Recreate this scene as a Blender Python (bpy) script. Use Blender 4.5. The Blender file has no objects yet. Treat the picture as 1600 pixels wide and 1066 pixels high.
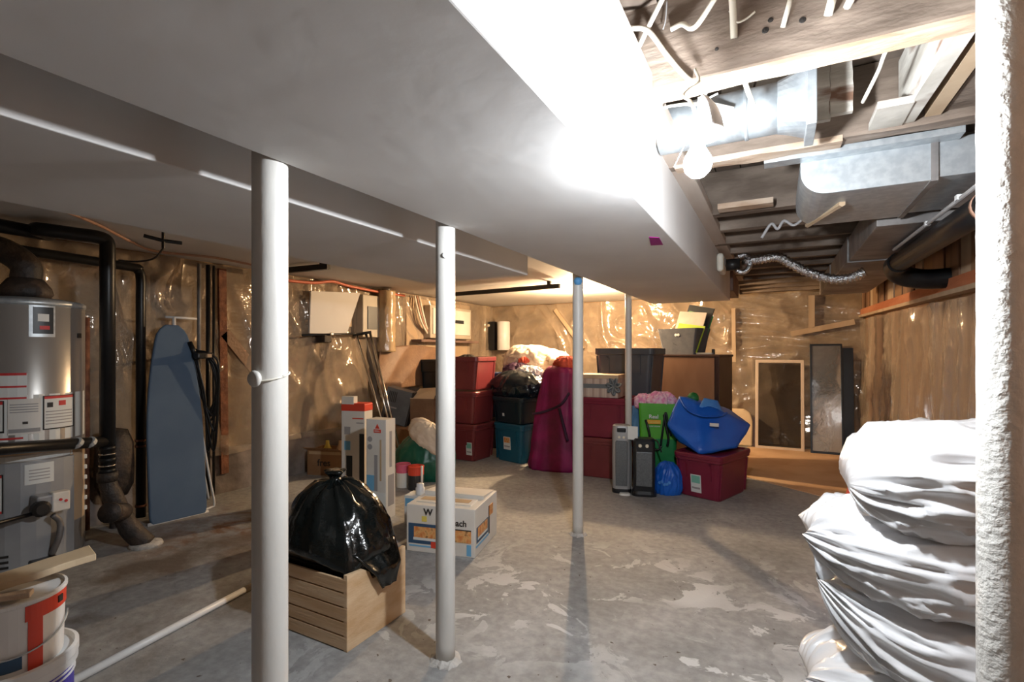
import bpy, bmesh, math, random
from mathutils import Vector, Matrix, noise
random.seed(11)
PI = math.pi
C = bpy.context.scene.collection
S = bpy.context.scene

# ------------------------------------------------------------------ camera
F, CX, HY, H = 780.0, 800.0, 550.0, 1.30          # focal length in px, image centre, horizon row, eye height
TH = math.radians(28)
CT, ST = math.cos(TH), math.sin(TH)
cam = bpy.data.cameras.new('camera'); camo = bpy.data.objects.new('camera', cam); C.objects.link(camo)
cam.sensor_width = 36; cam.lens = 36*F/1600; cam.shift_y = (HY-533)/1600; cam.clip_start = .02
camo.location = (0, 0, H); camo.rotation_euler = (PI/2, 0, TH)
S.camera = camo

# ------------------------------------------------------------------ world and exposure
w = bpy.data.worlds.new('world'); S.world = w; w.use_nodes = True
w.node_tree.nodes['Background'].inputs[0].default_value = (1.0, .972, .945, 1)
w.node_tree.nodes['Background'].inputs[1].default_value = 0.0
S.view_settings.view_transform = 'Standard'; S.view_settings.look = 'None'
S.view_settings.gamma = 1; S.view_settings.use_curve_mapping = False
S.view_settings.exposure = 0.85
COOL_E, WARM_E = 1100.0, 3300.0                    # emission of the bare bulbs

# ------------------------------------------------------------------ pixel helpers (a pixel is a direction; the depth comes from what the thing touches)
def pix(px, py, z):
    a = (px-CX)/F*z; b = (HY-py)/F*z
    return Vector((a*CT - z*ST, a*ST + z*CT, H+b))
def flo(px, py, h=0.0):
    return pix(px, py, F*(H-h)/(py-HY))
def atY(px, py, Y):
    xr = (px-CX)/F
    return pix(px, py, Y/(CT+xr*ST))
def atX(px, py, X):
    xr = (px-CX)/F
    return pix(px, py, X/(xr*CT-ST))
def atZ(px, py, Z):
    return pix(px, py, F*(Z-H)/(HY-py))

# ------------------------------------------------------------------ materials
def pmat(name, c1, c2=None, scale=6, rough=.6, metal=0, bump=0, bscale=40, stretch=(1, 1, 1), coat=0, c3=None,
         lo=.4, hi=.62, spec=.5, rough2=None, emit=0, trans=0, detail=6):
    m = bpy.data.materials.new(name); m.use_nodes = True
    nt = m.node_tree; b = nt.nodes['Principled BSDF']
    b.inputs['Roughness'].default_value = rough; b.inputs['Metallic'].default_value = metal
    b.inputs['Coat Weight'].default_value = coat; b.inputs['Coat Roughness'].default_value = .08
    b.inputs['Specular IOR Level'].default_value = spec
    b.inputs['Base Color'].default_value = (*c1, 1)
    tc = nt.nodes.new('ShaderNodeTexCoord'); mp = nt.nodes.new('ShaderNodeMapping')
    mp.inputs['Scale'].default_value = stretch
    nt.links.new(tc.outputs['Object'], mp.inputs[0])
    if c2:
        n = nt.nodes.new('ShaderNodeTexNoise'); n.inputs['Scale'].default_value = scale; n.inputs['Detail'].default_value = detail
        nt.links.new(mp.outputs[0], n.inputs['Vector'])
        r = nt.nodes.new('ShaderNodeValToRGB')
        r.color_ramp.elements[0].position = lo; r.color_ramp.elements[0].color = (*c1, 1)
        r.color_ramp.elements[1].position = hi; r.color_ramp.elements[1].color = (*c2, 1)
        if c3:
            e = r.color_ramp.elements.new(min(.98, hi+.1)); e.color = (*c3, 1)
        nt.links.new(n.outputs['Fac'], r.inputs[0]); nt.links.new(r.outputs[0], b.inputs['Base Color'])
        if rough2 is not None:
            mr = nt.nodes.new('ShaderNodeMapRange'); mr.inputs['To Min'].default_value = rough; mr.inputs['To Max'].default_value = rough2
            mr.inputs['From Min'].default_value = lo; mr.inputs['From Max'].default_value = hi
            nt.links.new(n.outputs['Fac'], mr.inputs[0]); nt.links.new(mr.outputs[0], b.inputs['Roughness'])
    if bump:
        n2 = nt.nodes.new('ShaderNodeTexNoise'); n2.inputs['Scale'].default_value = bscale; n2.inputs['Detail'].default_value = 5
        nt.links.new(mp.outputs[0], n2.inputs['Vector'])
        bp = nt.nodes.new('ShaderNodeBump'); bp.inputs['Strength'].default_value = bump; bp.inputs['Distance'].default_value = .02
        nt.links.new(n2.outputs['Fac'], bp.inputs['Height']); nt.links.new(bp.outputs[0], b.inputs['Normal'])
    if trans:
        tr = nt.nodes.new('ShaderNodeBsdfTransparent'); mx = nt.nodes.new('ShaderNodeMixShader'); mx.inputs[0].default_value = trans
        nt.links.new(b.outputs[0], mx.inputs[1]); nt.links.new(tr.outputs[0], mx.inputs[2])
        nt.links.new(mx.outputs[0], nt.nodes['Material Output'].inputs[0])
    if emit:
        b.inputs['Emission Color'].default_value = (*c1, 1); b.inputs['Emission Strength'].default_value = emit
    return m

def emat(name, c, e):
    m = bpy.data.materials.new(name); m.use_nodes = True; nt = m.node_tree
    nt.nodes.remove(nt.nodes['Principled BSDF']); em = nt.nodes.new('ShaderNodeEmission')
    em.inputs[0].default_value = (*c, 1); em.inputs[1].default_value = e
    nt.links.new(em.outputs[0], nt.nodes['Material Output'].inputs[0]); return m

def concrete_mat():
    m = bpy.data.materials.new('concrete'); m.use_nodes = True; nt = m.node_tree; L = nt.links; N = nt.nodes
    b = N['Principled BSDF']; b.inputs['Roughness'].default_value = .75
    tc = N.new('ShaderNodeTexCoord')
    def nz(scale, detail=6, dist=0.0, rough=.55):
        n = N.new('ShaderNodeTexNoise'); n.inputs['Scale'].default_value = scale; n.inputs['Detail'].default_value = detail
        n.inputs['Distortion'].default_value = dist; n.inputs['Roughness'].default_value = rough
        L.new(tc.outputs['Object'], n.inputs['Vector']); return n.outputs['Fac']
    def ramp(f, p0, p1, c0=(0, 0, 0), c1=(1, 1, 1)):
        r = N.new('ShaderNodeValToRGB'); r.color_ramp.elements[0].position = p0; r.color_ramp.elements[1].position = p1
        r.color_ramp.elements[0].color = (*c0, 1); r.color_ramp.elements[1].color = (*c1, 1)
        L.new(f, r.inputs[0]); return r.outputs[0]
    def mix(f, a, c):
        x = N.new('ShaderNodeMixRGB'); L.new(f, x.inputs[0])
        if isinstance(a, tuple): x.inputs[1].default_value = (*a, 1)
        else: L.new(a, x.inputs[1])
        if isinstance(c, tuple): x.inputs[2].default_value = (*c, 1)
        else: L.new(c, x.inputs[2])
        return x.outputs[0]
    def mul(a, c):
        x = N.new('ShaderNodeMath'); x.operation = 'MULTIPLY'; L.new(a, x.inputs[0]); L.new(c, x.inputs[1]); return x.outputs[0]
    def spot(x, y, r0, r1):
        v = N.new('ShaderNodeVectorMath'); v.operation = 'DISTANCE'; L.new(tc.outputs['Object'], v.inputs[0]); v.inputs[1].default_value = (x, y, 0)
        mr = N.new('ShaderNodeMapRange'); mr.inputs['From Min'].default_value = r0; mr.inputs['From Max'].default_value = r1
        mr.inputs['To Min'].default_value = 1; mr.inputs['To Max'].default_value = 0
        L.new(v.outputs['Value'], mr.inputs[0]); return mr.outputs[0]
    base = ramp(nz(1.6, 8, .6), .32, .68, (.245, .245, .24), (.41, .41, .405))
    fine = ramp(nz(22, 6), .35, .7, (.72, .72, .72), (1.12, 1.12, 1.12))
    x = N.new('ShaderNodeMixRGB'); x.blend_type = 'MULTIPLY'; x.inputs[0].default_value = .8
    L.new(base, x.inputs[1]); L.new(fine, x.inputs[2]); col = x.outputs[0]
    flakes = mul(ramp(nz(3.4, 9, 1.2, .6), .53, .55), ramp(nz(.9, 2), .40, .50))
    flk2 = N.new('ShaderNodeMath'); flk2.operation = 'MULTIPLY'; L.new(flakes, flk2.inputs[0]); L.new(spot(-.45, 1.95, .9, 1.7), flk2.inputs[1])
    col = mix(flk2.outputs[0], col, (.56, .57, .57))
    stain = mul(spot(-3.55, 2.25, .15, .75), ramp(nz(4.5, 6, .8), .42, .6))
    col = mix(stain, col, (.17, .075, .03))
    dirt = mul(spot(-3.3, 1.5, .3, 1.5), ramp(nz(2.6, 7, .5), .45, .62))
    col = mix(dirt, col, (.13, .105, .085))
    specks = ramp(nz(30, 2), .70, .74)
    col = mix(specks, col, (.10, .08, .065))
    L.new(col, b.inputs['Base Color'])
    bp = N.new('ShaderNodeBump'); bp.inputs['Strength'].default_value = .35; bp.inputs['Distance'].default_value = .02
    L.new(nz(14, 9), bp.inputs['Height']); L.new(bp.outputs[0], b.inputs['Normal'])
    return m

def stone_mat(name, c1, c2, c3, scale=2.2):
    return pmat(name, c1, c2, scale=scale, rough=.85, bump=.9, bscale=6, c3=c3, lo=.35, hi=.58)

M = {}
M['concrete'] = concrete_mat()
M['drywall'] = pmat('painted_drywall', (.64, .62, .605), (.71, .695, .68), scale=1.4, rough=.75, bump=.06, bscale=9)
M['plate'] = pmat('painted_board', (.44, .36, .30), (.52, .45, .39), scale=9, rough=.7, bump=.15, stretch=(1, .15, 1))
M['stone'] = stone_mat('wall_stone', (.10, .065, .04), (.29, .20, .12), (.52, .41, .28), 2.8)
M['right_panel'] = pmat('brown_panel', (.12, .055, .028), (.29, .155, .08), scale=3.2, rough=.6, stretch=(1, 1.6, .25), c3=(.20, .12, .08), lo=.33, hi=.6)
M['plastic'] = pmat('clear_poly', (.62, .51, .39), rough=.10, spec=1.0, metal=.22, trans=.58)
def crinkle(m, scale, dist, strength, d):
    nt = m.node_tree; b = nt.nodes['Principled BSDF']; tc = nt.nodes['Texture Coordinate']
    n = nt.nodes.new('ShaderNodeTexNoise'); n.inputs['Scale'].default_value = scale; n.inputs['Distortion'].default_value = dist; n.inputs['Detail'].default_value = 4
    a = nt.nodes.new('ShaderNodeMath'); a.operation = 'SUBTRACT'; a.inputs[1].default_value = .5
    c = nt.nodes.new('ShaderNodeMath'); c.operation = 'ABSOLUTE'
    nt.links.new(tc.outputs['Object'], n.inputs['Vector']); nt.links.new(n.outputs['Fac'], a.inputs[0]); nt.links.new(a.outputs[0], c.inputs[0])
    bp = nt.nodes.new('ShaderNodeBump'); bp.inputs['Strength'].default_value = strength; bp.inputs['Distance'].default_value = d
    nt.links.new(c.outputs[0], bp.inputs['Height']); nt.links.new(bp.outputs[0], b.inputs['Normal'])
crinkle(M['plastic'], 2.2, 1.6, .35, .05)
M['post'] = pmat('post_paint', (.55, .535, .50), (.62, .605, .57), scale=5, rough=.42, bump=.12, bscale=14, stretch=(1, 1, .4))
M['post_rough'] = pmat('post_rough', (.58, .56, .52), (.64, .62, .58), scale=20, rough=.5, bump=.5, bscale=60)
M['joist'] = pmat('old_joist', (.135, .10, .075), (.27, .21, .165), scale=7, rough=.85, bump=.6, bscale=18, stretch=(.35, 1, 1), c3=(.36, .30, .25))
M['raw_edge'] = pmat('pale_wood_edge', (.40, .27, .18), (.62, .50, .39), scale=8, rough=.8, bump=.3, stretch=(.4, 1, 1))
M['plank_grey'] = pmat('weathered_board', (.38, .35, .30), (.64, .61, .55), scale=9, rough=.85, bump=.4, bscale=22, stretch=(.3, .3, 1.2), c3=(.20, .11, .07), hi=.58)
M['galv'] = pmat('galvanized', (.44, .48, .51), (.54, .58, .60), scale=30, rough=.42, metal=.6, bump=.05, bscale=30)
M['galv_dull'] = pmat('galvanized_dull', (.18, .17, .165), (.30, .28, .27), scale=5, rough=.55, metal=.5, bump=.1)
M['foil'] = pmat('foil', (.68, .69, .70), rough=.22, metal=1, bump=.7, bscale=60)
M['black_pipe'] = pmat('black_abs', (.007, .007, .008), (.012, .012, .012), rough=.36, spec=.3)
M['iron'] = pmat('cast_iron', (.018, .014, .012), (.055, .035, .024), scale=9, rough=.6, bump=.4)
M['cable'] = pmat('cream_cable', (.70, .66, .56), (.78, .75, .66), scale=8, rough=.5)
M['red_cable'] = pmat('red_cable', (.62, .16, .09), rough=.45)
M['tan_cable'] = pmat('tan_cable', (.42, .24, .17), rough=.5)
M['white_plastic'] = pmat('white_plastic', (.76, .76, .75), rough=.35)
M['white_bag'] = pmat('white_poly', (.68, .68, .69), (.74, .74, .75), scale=3, rough=.26, bump=.10, bscale=16, spec=.6)
M['black_bag'] = pmat('black_poly', (.004, .006, .006), rough=.15, spec=.5, bump=.45, bscale=13)
M['navy_bag'] = pmat('navy_poly', (.005, .011, .017), rough=.17, spec=.5, bump=.3, bscale=16)
M['crate'] = pmat('pine_crate', (.60, .38, .20), (.72, .52, .32), scale=5, rough=.6, bump=.12, stretch=(.25, 1, 3))
M['carton_white'] = pmat('white_carton', (.66, .63, .57), (.72, .70, .66), scale=3, rough=.55)
M['carton_brown'] = pmat('brown_carton', (.26, .14, .065), (.33, .19, .095), scale=4, rough=.75)
M['carton_tan'] = pmat('tan_carton', (.46, .32, .18), (.54, .39, .23), scale=4, rough=.75)
M['carton_grey'] = pmat('grey_carton', (.10, .11, .12), (.14, .15, .16), scale=5, rough=.5)
M['maroon'] = pmat('maroon_plastic', (.17, .011, .034), (.20, .015, .042), scale=3, rough=.36)
M['red_tub'] = pmat('red_brown_plastic', (.165, .026, .032), (.195, .034, .038), scale=3, rough=.36)
M['teal'] = pmat('teal_plastic', (.008, .085, .14), (.012, .105, .165), scale=3, rough=.35)
M['navy'] = pmat('navy_plastic', (.006, .018, .026), rough=.35)
M['blue_tub'] = pmat('blue_plastic', (.008, .035, .12), rough=.35)
M['grey_tub'] = pmat('charcoal_plastic', (.055, .066, .082), (.07, .082, .10), scale=3, rough=.42)
M['label_white'] = pmat('label_white', (.70, .72, .70), rough=.5)
M['label_green'] = pmat('label_green', (.20, .50, .40), rough=.5)
M['label_red'] = pmat('label_red', (.55, .04, .04), rough=.5)
M['label_dark'] = pmat('label_dark', (.02, .025, .03), rough=.4)
M['ink'] = pmat('ink', (.025, .022, .02), rough=.6)
M['ink_grey'] = pmat('ink_grey', (.32, .31, .31), rough=.6)
M['ink_blue'] = pmat('ink_blue', (.03, .08, .16), rough=.55)
M['sky_blue'] = pmat('print_blue', (.16, .42, .66), rough=.5)
M['fruit'] = pmat('print_fruit', (.62, .20, .05), (.75, .42, .16), scale=26, rough=.5, c3=(.30, .12, .04), lo=.38, hi=.56)
M['yellow'] = pmat('print_yellow', (.72, .60, .12), rough=.5)
M['orange'] = pmat('print_orange', (.72, .36, .02), rough=.5)
M['red_print'] = pmat('print_red', (.66, .06, .03), rough=.45)
M['fuchsia'] = pmat('fuchsia_cloth', (.16, .001, .055), (.25, .002, .085), scale=5, rough=.55, bump=.25, bscale=11)
M['fuchsia_dark'] = pmat('fuchsia_strap', (.03, .004, .03), rough=.7)
M['heater_steel'] = pmat('heater_steel', (.36, .34, .315), (.42, .40, .375), scale=3, rough=.3, metal=.55, stretch=(1, 1, .2))
M['heater_grey'] = pmat('heater_cover', (.30, .31, .325), (.36, .37, .38), scale=4, rough=.4, metal=.2)
M['heater_tan'] = pmat('heater_tan', (.48, .33, .20), (.55, .40, .26), scale=5, rough=.5)
M['chrome'] = pmat('chrome', (.62, .58, .52), rough=.18, metal=1)
M['dark_metal'] = pmat('dark_metal', (.03, .028, .027), rough=.4, metal=.4)
M['rust'] = pmat('rusty_pipe', (.14, .05, .028), (.25, .10, .05), scale=14, rough=.75, bump=.4)
M['iron_cloth'] = pmat('slate_cloth', (.066, .112, .185), (.08, .13, .205), scale=2.5, rough=.8)
M['iron_frame'] = pmat('white_enamel', (.66, .66, .66), rough=.35)
M['khaki'] = pmat('cream_cloth', (.58, .48, .36), (.68, .59, .47), scale=8, rough=.85, bump=.4, bscale=14)
M['cream_rag'] = pmat('cream_rag', (.62, .55, .45), (.70, .64, .55), scale=8, rough=.85, bump=.4, bscale=14)
M['red_cloth'] = pmat('red_cloth', (.48, .06, .03), (.55, .09, .05), scale=8, rough=.85, bump=.4, bscale=14)
M['pink_cloth'] = pmat('pink_cloth', (.70, .24, .46), (.80, .60, .68), scale=28, rough=.85, bump=.4, bscale=20, c3=(.55, .12, .32))
M['denim'] = pmat('denim_cloth', (.08, .20, .38), (.12, .27, .46), scale=10, rough=.85, bump=.4, bscale=20)
M['green_poly'] = pmat('green_poly', (.002, .075, .048), (.004, .10, .06), scale=5, rough=.35, bump=.3, bscale=12)
M['bag_green'] = pmat('bag_green', (.07, .36, .015), (.09, .42, .025), scale=4, rough=.55, bump=.12, bscale=10)
M['bag_green_dark'] = pmat('bag_green_dark', (.006, .20, .05), (.01, .24, .065), scale=4, rough=.5, bump=.15, bscale=10)
M['bag_blue'] = pmat('bag_blue', (.006, .095, .50), (.010, .125, .58), scale=3, rough=.38, bump=.12, bscale=12)
M['bag_blue_light'] = pmat('bag_blue_light', (.05, .22, .66), (.09, .30, .74), scale=5, rough=.45, bump=.15, bscale=12)
M['green_ball'] = pmat('green_ball', (.01, .16, .035), rough=.5)
M['cabinet'] = pmat('brown_cabinet', (.21, .105, .055), (.27, .145, .08), scale=4, rough=.5, stretch=(1, 1, .35))
M['cabinet_dark'] = pmat('dark_edge', (.045, .018, .012), (.06, .026, .018), scale=5, rough=.45)
M['fabric_bin'] = pmat('grey_fabric', (.085, .092, .11), (.10, .108, .125), scale=12, rough=.85, bump=.15)
M['paper'] = pmat('grey_paper', (.38, .34, .29), (.46, .41, .36), scale=6, rough=.6)
M['lime'] = pmat('lime', (.34, .48, .03), rough=.5)
M['heater_silver'] = pmat('heater_silver', (.42, .43, .44), rough=.35, metal=.4)
M['heater_grille'] = pmat('heater_grille', (.12, .135, .145), (.16, .175, .185), scale=90, rough=.4, metal=.3)
M['heater_black'] = pmat('heater_black', (.008, .010, .013), rough=.35)
M['knob'] = pmat('cream_knob', (.75, .70, .55), rough=.35)
M['giftwrap'] = pmat('gift_stripe', (.36, .27, .23), (.55, .46, .40), scale=30, rough=.5, stretch=(1, 1, .02))
M['ribbon'] = pmat('grey_ribbon', (.14, .16, .175), rough=.4)
M['screen_frame'] = pmat('screen_frame', (.62, .50, .38), rough=.45)
M['mesh_screen'] = pmat('mesh_screen', (.03, .022, .016), rough=.6, trans=.55, spec=.2)
M['mirror'] = pmat('mirror', (.72, .74, .76), rough=.08, metal=.85, bump=.5, bscale=1.6)
M['mat_tan'] = pmat('cardboard_mat', (.52, .32, .18), (.64, .43, .26), scale=2.2, rough=.75, bump=.05)
M['glass_bulb'] = emat('cool_bulb', (.90, .95, 1.0), COOL_E)
M['warm_bulb'] = emat('warm_bulb', (1.0, .68, .38), WARM_E)
M['porcelain'] = pmat('porcelain', (.78, .77, .74), rough=.3)
M['magenta'] = pmat('magenta_tape', (.32, .005, .20), rough=.5)
M['blue_tape'] = pmat('blue_tape', (.10, .34, .68), rough=.5)
M['panel_grey'] = pmat('panel_grey', (.40, .35, .28), (.46, .41, .33), scale=3, rough=.45)
M['tarp'] = pmat('brown_tarp', (.19, .105, .06), (.25, .145, .085), scale=5, rough=.5, bump=.2)
M['ply'] = pmat('plywood', (.42, .30, .19), (.52, .39, .26), scale=5, rough=.7, stretch=(1, 1, .2))
M['dust'] = pmat('cement_crumb', (.42, .40, .37), (.55, .53, .50), scale=20, rough=.9, bump=.5)
M['pink_print'] = pmat('print_pink', (.62, .12, .22), rough=.5)
M['foam'] = pmat('tan_foam', (.58, .44, .27), (.64, .50, .33), scale=5, rough=.7)
M['purple_print'] = pmat('print_purple', (.08, .06, .42), rough=.4)
M['orange_board'] = pmat('orange_board', (.42, .13, .05), (.52, .20, .09), scale=6, rough=.75, bump=.3, stretch=(1, .2, 1))
M['brown_box'] = pmat('brown_beam_end', (.14, .085, .07), (.20, .125, .10), scale=5, rough=.8)
M['subfloor'] = pmat('subfloor', (.12, .09, .07), (.24, .185, .145), scale=6, rough=.9, stretch=(1, .3, 1))

# ------------------------------------------------------------------ mesh builder
class MB:
    def __init__(s): s.v = []; s.f = []
    def add(s, vs, fs, Mx=None):
        o = len(s.v)
        s.v += [tuple(Mx @ Vector(p)) if Mx else tuple(p) for p in vs]
        s.f += [tuple(i+o for i in f) for f in fs]
        return s
    def hexa(s, p, Mx=None):     # p: bottom 4 ccw, top 4 ccw
        return s.add(p, [(3, 2, 1, 0), (4, 5, 6, 7), (0, 1, 5, 4), (1, 2, 6, 5), (2, 3, 7, 6), (3, 0, 4, 7)], Mx)
    def box(s, c, d, Mx=None):
        x, y, z = c; a, b, h = d[0]/2, d[1]/2, d[2]/2
        return s.hexa([(x-a, y-b, z-h), (x+a, y-b, z-h), (x+a, y+b, z-h), (x-a, y+b, z-h),
                       (x-a, y-b, z+h), (x+a, y-b, z+h), (x+a, y+b, z+h), (x-a, y+b, z+h)], Mx)
    def bb(s, x0, x1, y0, y1, z0, z1, Mx=None):
        return s.box(((x0+x1)/2, (y0+y1)/2, (z0+z1)/2), (x1-x0, y1-y0, z1-z0), Mx)
    def rings(s, rs, cap=True, closed=True, Mx=None):
        n = len(rs[0]); vs = [p for r in rs for p in r]; fs = []
        for i in range(len(rs)-1):
            for j in range(n if closed else n-1):
                k = (j+1) % n
                fs.append((i*n+j, i*n+k, (i+1)*n+k, (i+1)*n+j))
        if cap:
            fs.append(tuple(reversed(range(n)))); fs.append(tuple((len(rs)-1)*n+j for j in range(n)))
        return s.add(vs, fs, Mx)
    def tube(s, pts, r, n=10, cap=True, Mx=None):
        pts = [Vector(p) for p in pts]; N = len(pts)
        rr = r if isinstance(r, (list, tuple)) else [r]*N
        T = []
        for i in range(N):
            a = pts[max(0, i-1)]; b = pts[min(N-1, i+1)]; d = (b-a)
            T.append(d.normalized() if d.length > 1e-9 else Vector((0, 0, 1)))
        up = Vector((0, 0, 1)) if abs(T[0].z) < .9 else Vector((1, 0, 0))
        nrm = (up - T[0]*up.dot(T[0])).normalized(); rs = []
        for i in range(N):
            nrm = (nrm - T[i]*nrm.dot(T[i])).normalized(); bi = T[i].cross(nrm)
            rs.append([pts[i] + (nrm*math.cos(2*PI*j/n) + bi*math.sin(2*PI*j/n))*rr[i] for j in range(n)])
        return s.rings(rs, cap, True, Mx)
    def lathe(s, prof, n=32, Mx=None, a0=0, a1=2*PI, cap=True):
        full = abs(a1-a0-2*PI) < 1e-6; m = n if full else n+1
        rs = [[(r*math.cos(a0+(a1-a0)*j/n), r*math.sin(a0+(a1-a0)*j/n), z) for j in range(m)] for r, z in prof]
        return s.rings(rs, cap and full, full, Mx)
    def grid(s, nu, nv, fn, Mx=None):
        vs = [fn(i/nu, j/nv) for j in range(nv+1) for i in range(nu+1)]
        fs = [(j*(nu+1)+i, j*(nu+1)+i+1, (j+1)*(nu+1)+i+1, (j+1)*(nu+1)+i) for j in range(nv) for i in range(nu)]
        return s.add(vs, fs, Mx)
    def patch(s, r, a0, a1, z0, z1, n=8, t=.003):
        rs = []
        for z in (z0, z1):
            pass
        vs = []; fs = []
        for j in range(n+1):
            a = a0+(a1-a0)*j/n; c, d = math.cos(a), math.sin(a)
            vs += [(r*c, r*d, z0), ((r+t)*c, (r+t)*d, z0), ((r+t)*c, (r+t)*d, z1), (r*c, r*d, z1)]
        for j in range(n):
            for k in range(4):
                k2 = (k+1) % 4; fs.append((j*4+k, j*4+k2, (j+1)*4+k2, (j+1)*4+k))
        fs.append((0, 1, 2, 3)); fs.append((n*4+3, n*4+2, n*4+1, n*4))
        return s.add(vs, fs)
    def build(s, name, mat, parent=None, smooth=False, bevel=0, solid=0, seg=2):
        me = bpy.data.meshes.new(name); me.from_pydata(s.v, [], s.f); me.validate()
        bm = bmesh.new(); bm.from_mesh(me); bmesh.ops.recalc_face_normals(bm, faces=bm.faces); bm.to_mesh(me); bm.free()
        if smooth: me.polygons.foreach_set('use_smooth', [True]*len(me.polygons))
        me.materials.append(M[mat] if isinstance(mat, str) else mat)
        o = bpy.data.objects.new(name, me); C.objects.link(o)
        if parent: o.parent = parent
        if solid:
            md = o.modifiers.new('solid', 'SOLIDIFY'); md.thickness = solid; md.offset = 0
        if bevel:
            md = o.modifiers.new('bevel', 'BEVEL'); md.width = bevel; md.segments = seg; md.limit_method = 'ANGLE'; md.angle_limit = .6
        return o

def tag(o, label, cat, group=None):
    o['label'] = label; o['category'] = cat
    if group: o['group'] = group
    return o
def thing(name, label, cat, loc=(0, 0, 0), rz=0, group=None, rx=0, ry=0):
    o = bpy.data.objects.new(name, None); C.objects.link(o); o.empty_display_size = .1
    o.location = loc; o.rotation_euler = (rx, ry, rz); return tag(o, label, cat, group)
def struct(o): o['kind'] = 'structure'; return o
def lettering(txt, size, mat, parent, loc, rot, name='lettering', ext=.0006, bold=0):
    cu = bpy.data.curves.new('t', 'FONT'); cu.body = txt; cu.size = size; cu.extrude = ext; cu.align_x = 'CENTER'; cu.align_y = 'CENTER'; cu.offset = bold
    t = bpy.data.objects.new('t', cu); C.objects.link(t)
    me = bpy.data.meshes.new_from_object(t.evaluated_get(bpy.context.evaluated_depsgraph_get()))
    bpy.data.objects.remove(t); me.materials.clear(); me.materials.append(M[mat])
    o = bpy.data.objects.new(name, me); C.objects.link(o); o.parent = parent; o.location = loc; o.rotation_euler = rot
    return o
def rrect(w, d, r, z, n=4, cx=0, cy=0):
    r = min(r, w/2-.001, d/2-.001); P = []
    for sx, sy, a in ((1, 1, 0), (-1, 1, PI/2), (-1, -1, PI), (1, -1, 3*PI/2)):
        for k in range(n+1):
            t = a + PI/2*k/n
            P.append((cx + sx*(w/2-r) + r*math.cos(t), cy + sy*(d/2-r) + r*math.sin(t), z))
    return P
def curve_pts(P, n=8):           # Catmull-Rom through points
    P = [Vector(p) for p in P]; Q = [P[0]*2-P[1]] + P + [P[-1]*2-P[-2]]; out = []
    for i in range(1, len(Q)-2):
        for k in range(n):
            t = k/n; a, b, c, d = Q[i-1], Q[i], Q[i+1], Q[i+2]
            out.append(.5*((2*b) + (c-a)*t + (2*a-5*b+4*c-d)*t*t + (3*b-a-3*c+d)*t**3))
    out.append(P[-1]); return out
def nz(x, y, z): return noise.noise(Vector((x, y, z)))
def ridge(x, y, z): return 1 - 2*abs(nz(x, y, z))

# ================================================================== the setting
XL, XR, YB, ZC, ZS, Y0 = -4.60, 1.00, 7.85, 2.12, 2.38, -2.6
BX0, BX1 = -1.200, -.425          # boxed beam
struct(MB().bb(XL-.2, XR+.2, Y0, YB+.2, -.12, 0).build('floor', 'concrete'))
wl = struct(MB().bb(XL-.2, XL, Y0, YB+.2, 0, 2.45).build('wall_left', 'stone'))
wa = struct(MB().bb(XL, XR, Y0-.2, Y0, 0, 2.45).build('wall_front', 'stone'))
wb = struct(MB().bb(XL, XR, YB, YB+.2, 0, 2.45).build('wall_back', 'stone'))
wr = struct(MB().bb(XR, XR+.2, Y0, YB+.2, 0, 2.45).build('wall_right', 'right_panel'))
ce = struct(MB().bb(XL, BX1-.05, Y0, YB, ZC, ZC+.33).build('ceiling', 'drywall'))
def cpart(mb, name, mat, **k): return mb.build(name, mat, ce, **k)
# boxed beam and low soffit (drywall)
def soft_box(x0, x1, y0, y1, z0, z1):
    mb = MB(); n = 40
    for i in range(n):
        pass
    rs = []
    for i in range(n+1):
        y = y0+(y1-y0)*i/n
        e = .004*nz(y*2.1, x0, 3); e2 = .004*nz(y*2.7, x1, 8)
        rs.append([(x0+e, y, z0), (x1+e2, y, z0+e*.5), (x1+e2*.5, y, z1), (x0+e*.5, y, z1)])
    return mb.rings(rs)
cpart(soft_box(BX0, BX1, Y0, 5.5, 1.82, ZC+.02), 'boxed_beam', 'drywall', bevel=.004)['label'] = 'long white drywall boxed beam over the posts'
cpart(soft_box(-2.36, -1.50, Y0, 3.05, 1.82, ZC+.02), 'soffit', 'drywall', bevel=.004)['label'] = 'lower white drywall soffit beside the boxed beam'
cpart(MB().bb(BX1-.02, -.344, Y0, 6.3, ZC, ZC+.05), 'ledger_board', 'plate', bevel=.004)
cpart(MB().bb(-.62, BX1+.03, 5.5, 6.3, 1.92, ZC), 'beam_stub', 'brown_box', bevel=.004)
# subfloor boards over the open bays
xs = -.46
k = 0
while xs < XR:
    x1 = min(XR, xs+.135)
    cpart(MB().bb(xs+.002, x1-.004, Y0, YB, ZS+.004*(k % 3), ZS+.05), 'subfloor_board', 'subfloor'); xs = x1; k += 1
# joists across the open side
def joist(y, th, z0, z1, mat, seed, x0=-.43, x1=XR):
    rs = []
    for i in range(25):
        x = x0+(x1-x0)*i/24; a = .006*nz(x*3, seed, 1); b = .005*nz(x*4, seed, 5)
        rs.append([(x, y+a, z0+b), (x, y+th+a, z0-b), (x, y+th+a*.3, z1), (x, y+a*.3, z1)])
    return cpart(MB().rings(rs), 'joist', mat)
joist(1.575, .08, ZC, ZS, 'joist', 1)
for y, m in ((2.28, 'joist'), (3.22, 'joist'), (3.66, 'joist'), (4.10, 'joist'), (4.52, 'joist'), (4.96, 'joist'), (5.40, 'joist'), (5.84, 'joist'), (6.28, 'joist'), (6.72, 'joist'), (7.16, 'joist'), (7.60, 'joist')):
    joist(y, .07, ZC+.01*nz(y, 1, 1), ZS, m, y)
for y in (.9, .3, -.4, -1.1, -1.8): joist(y, .07, ZC+.01, ZS, 'joist', y)
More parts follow.
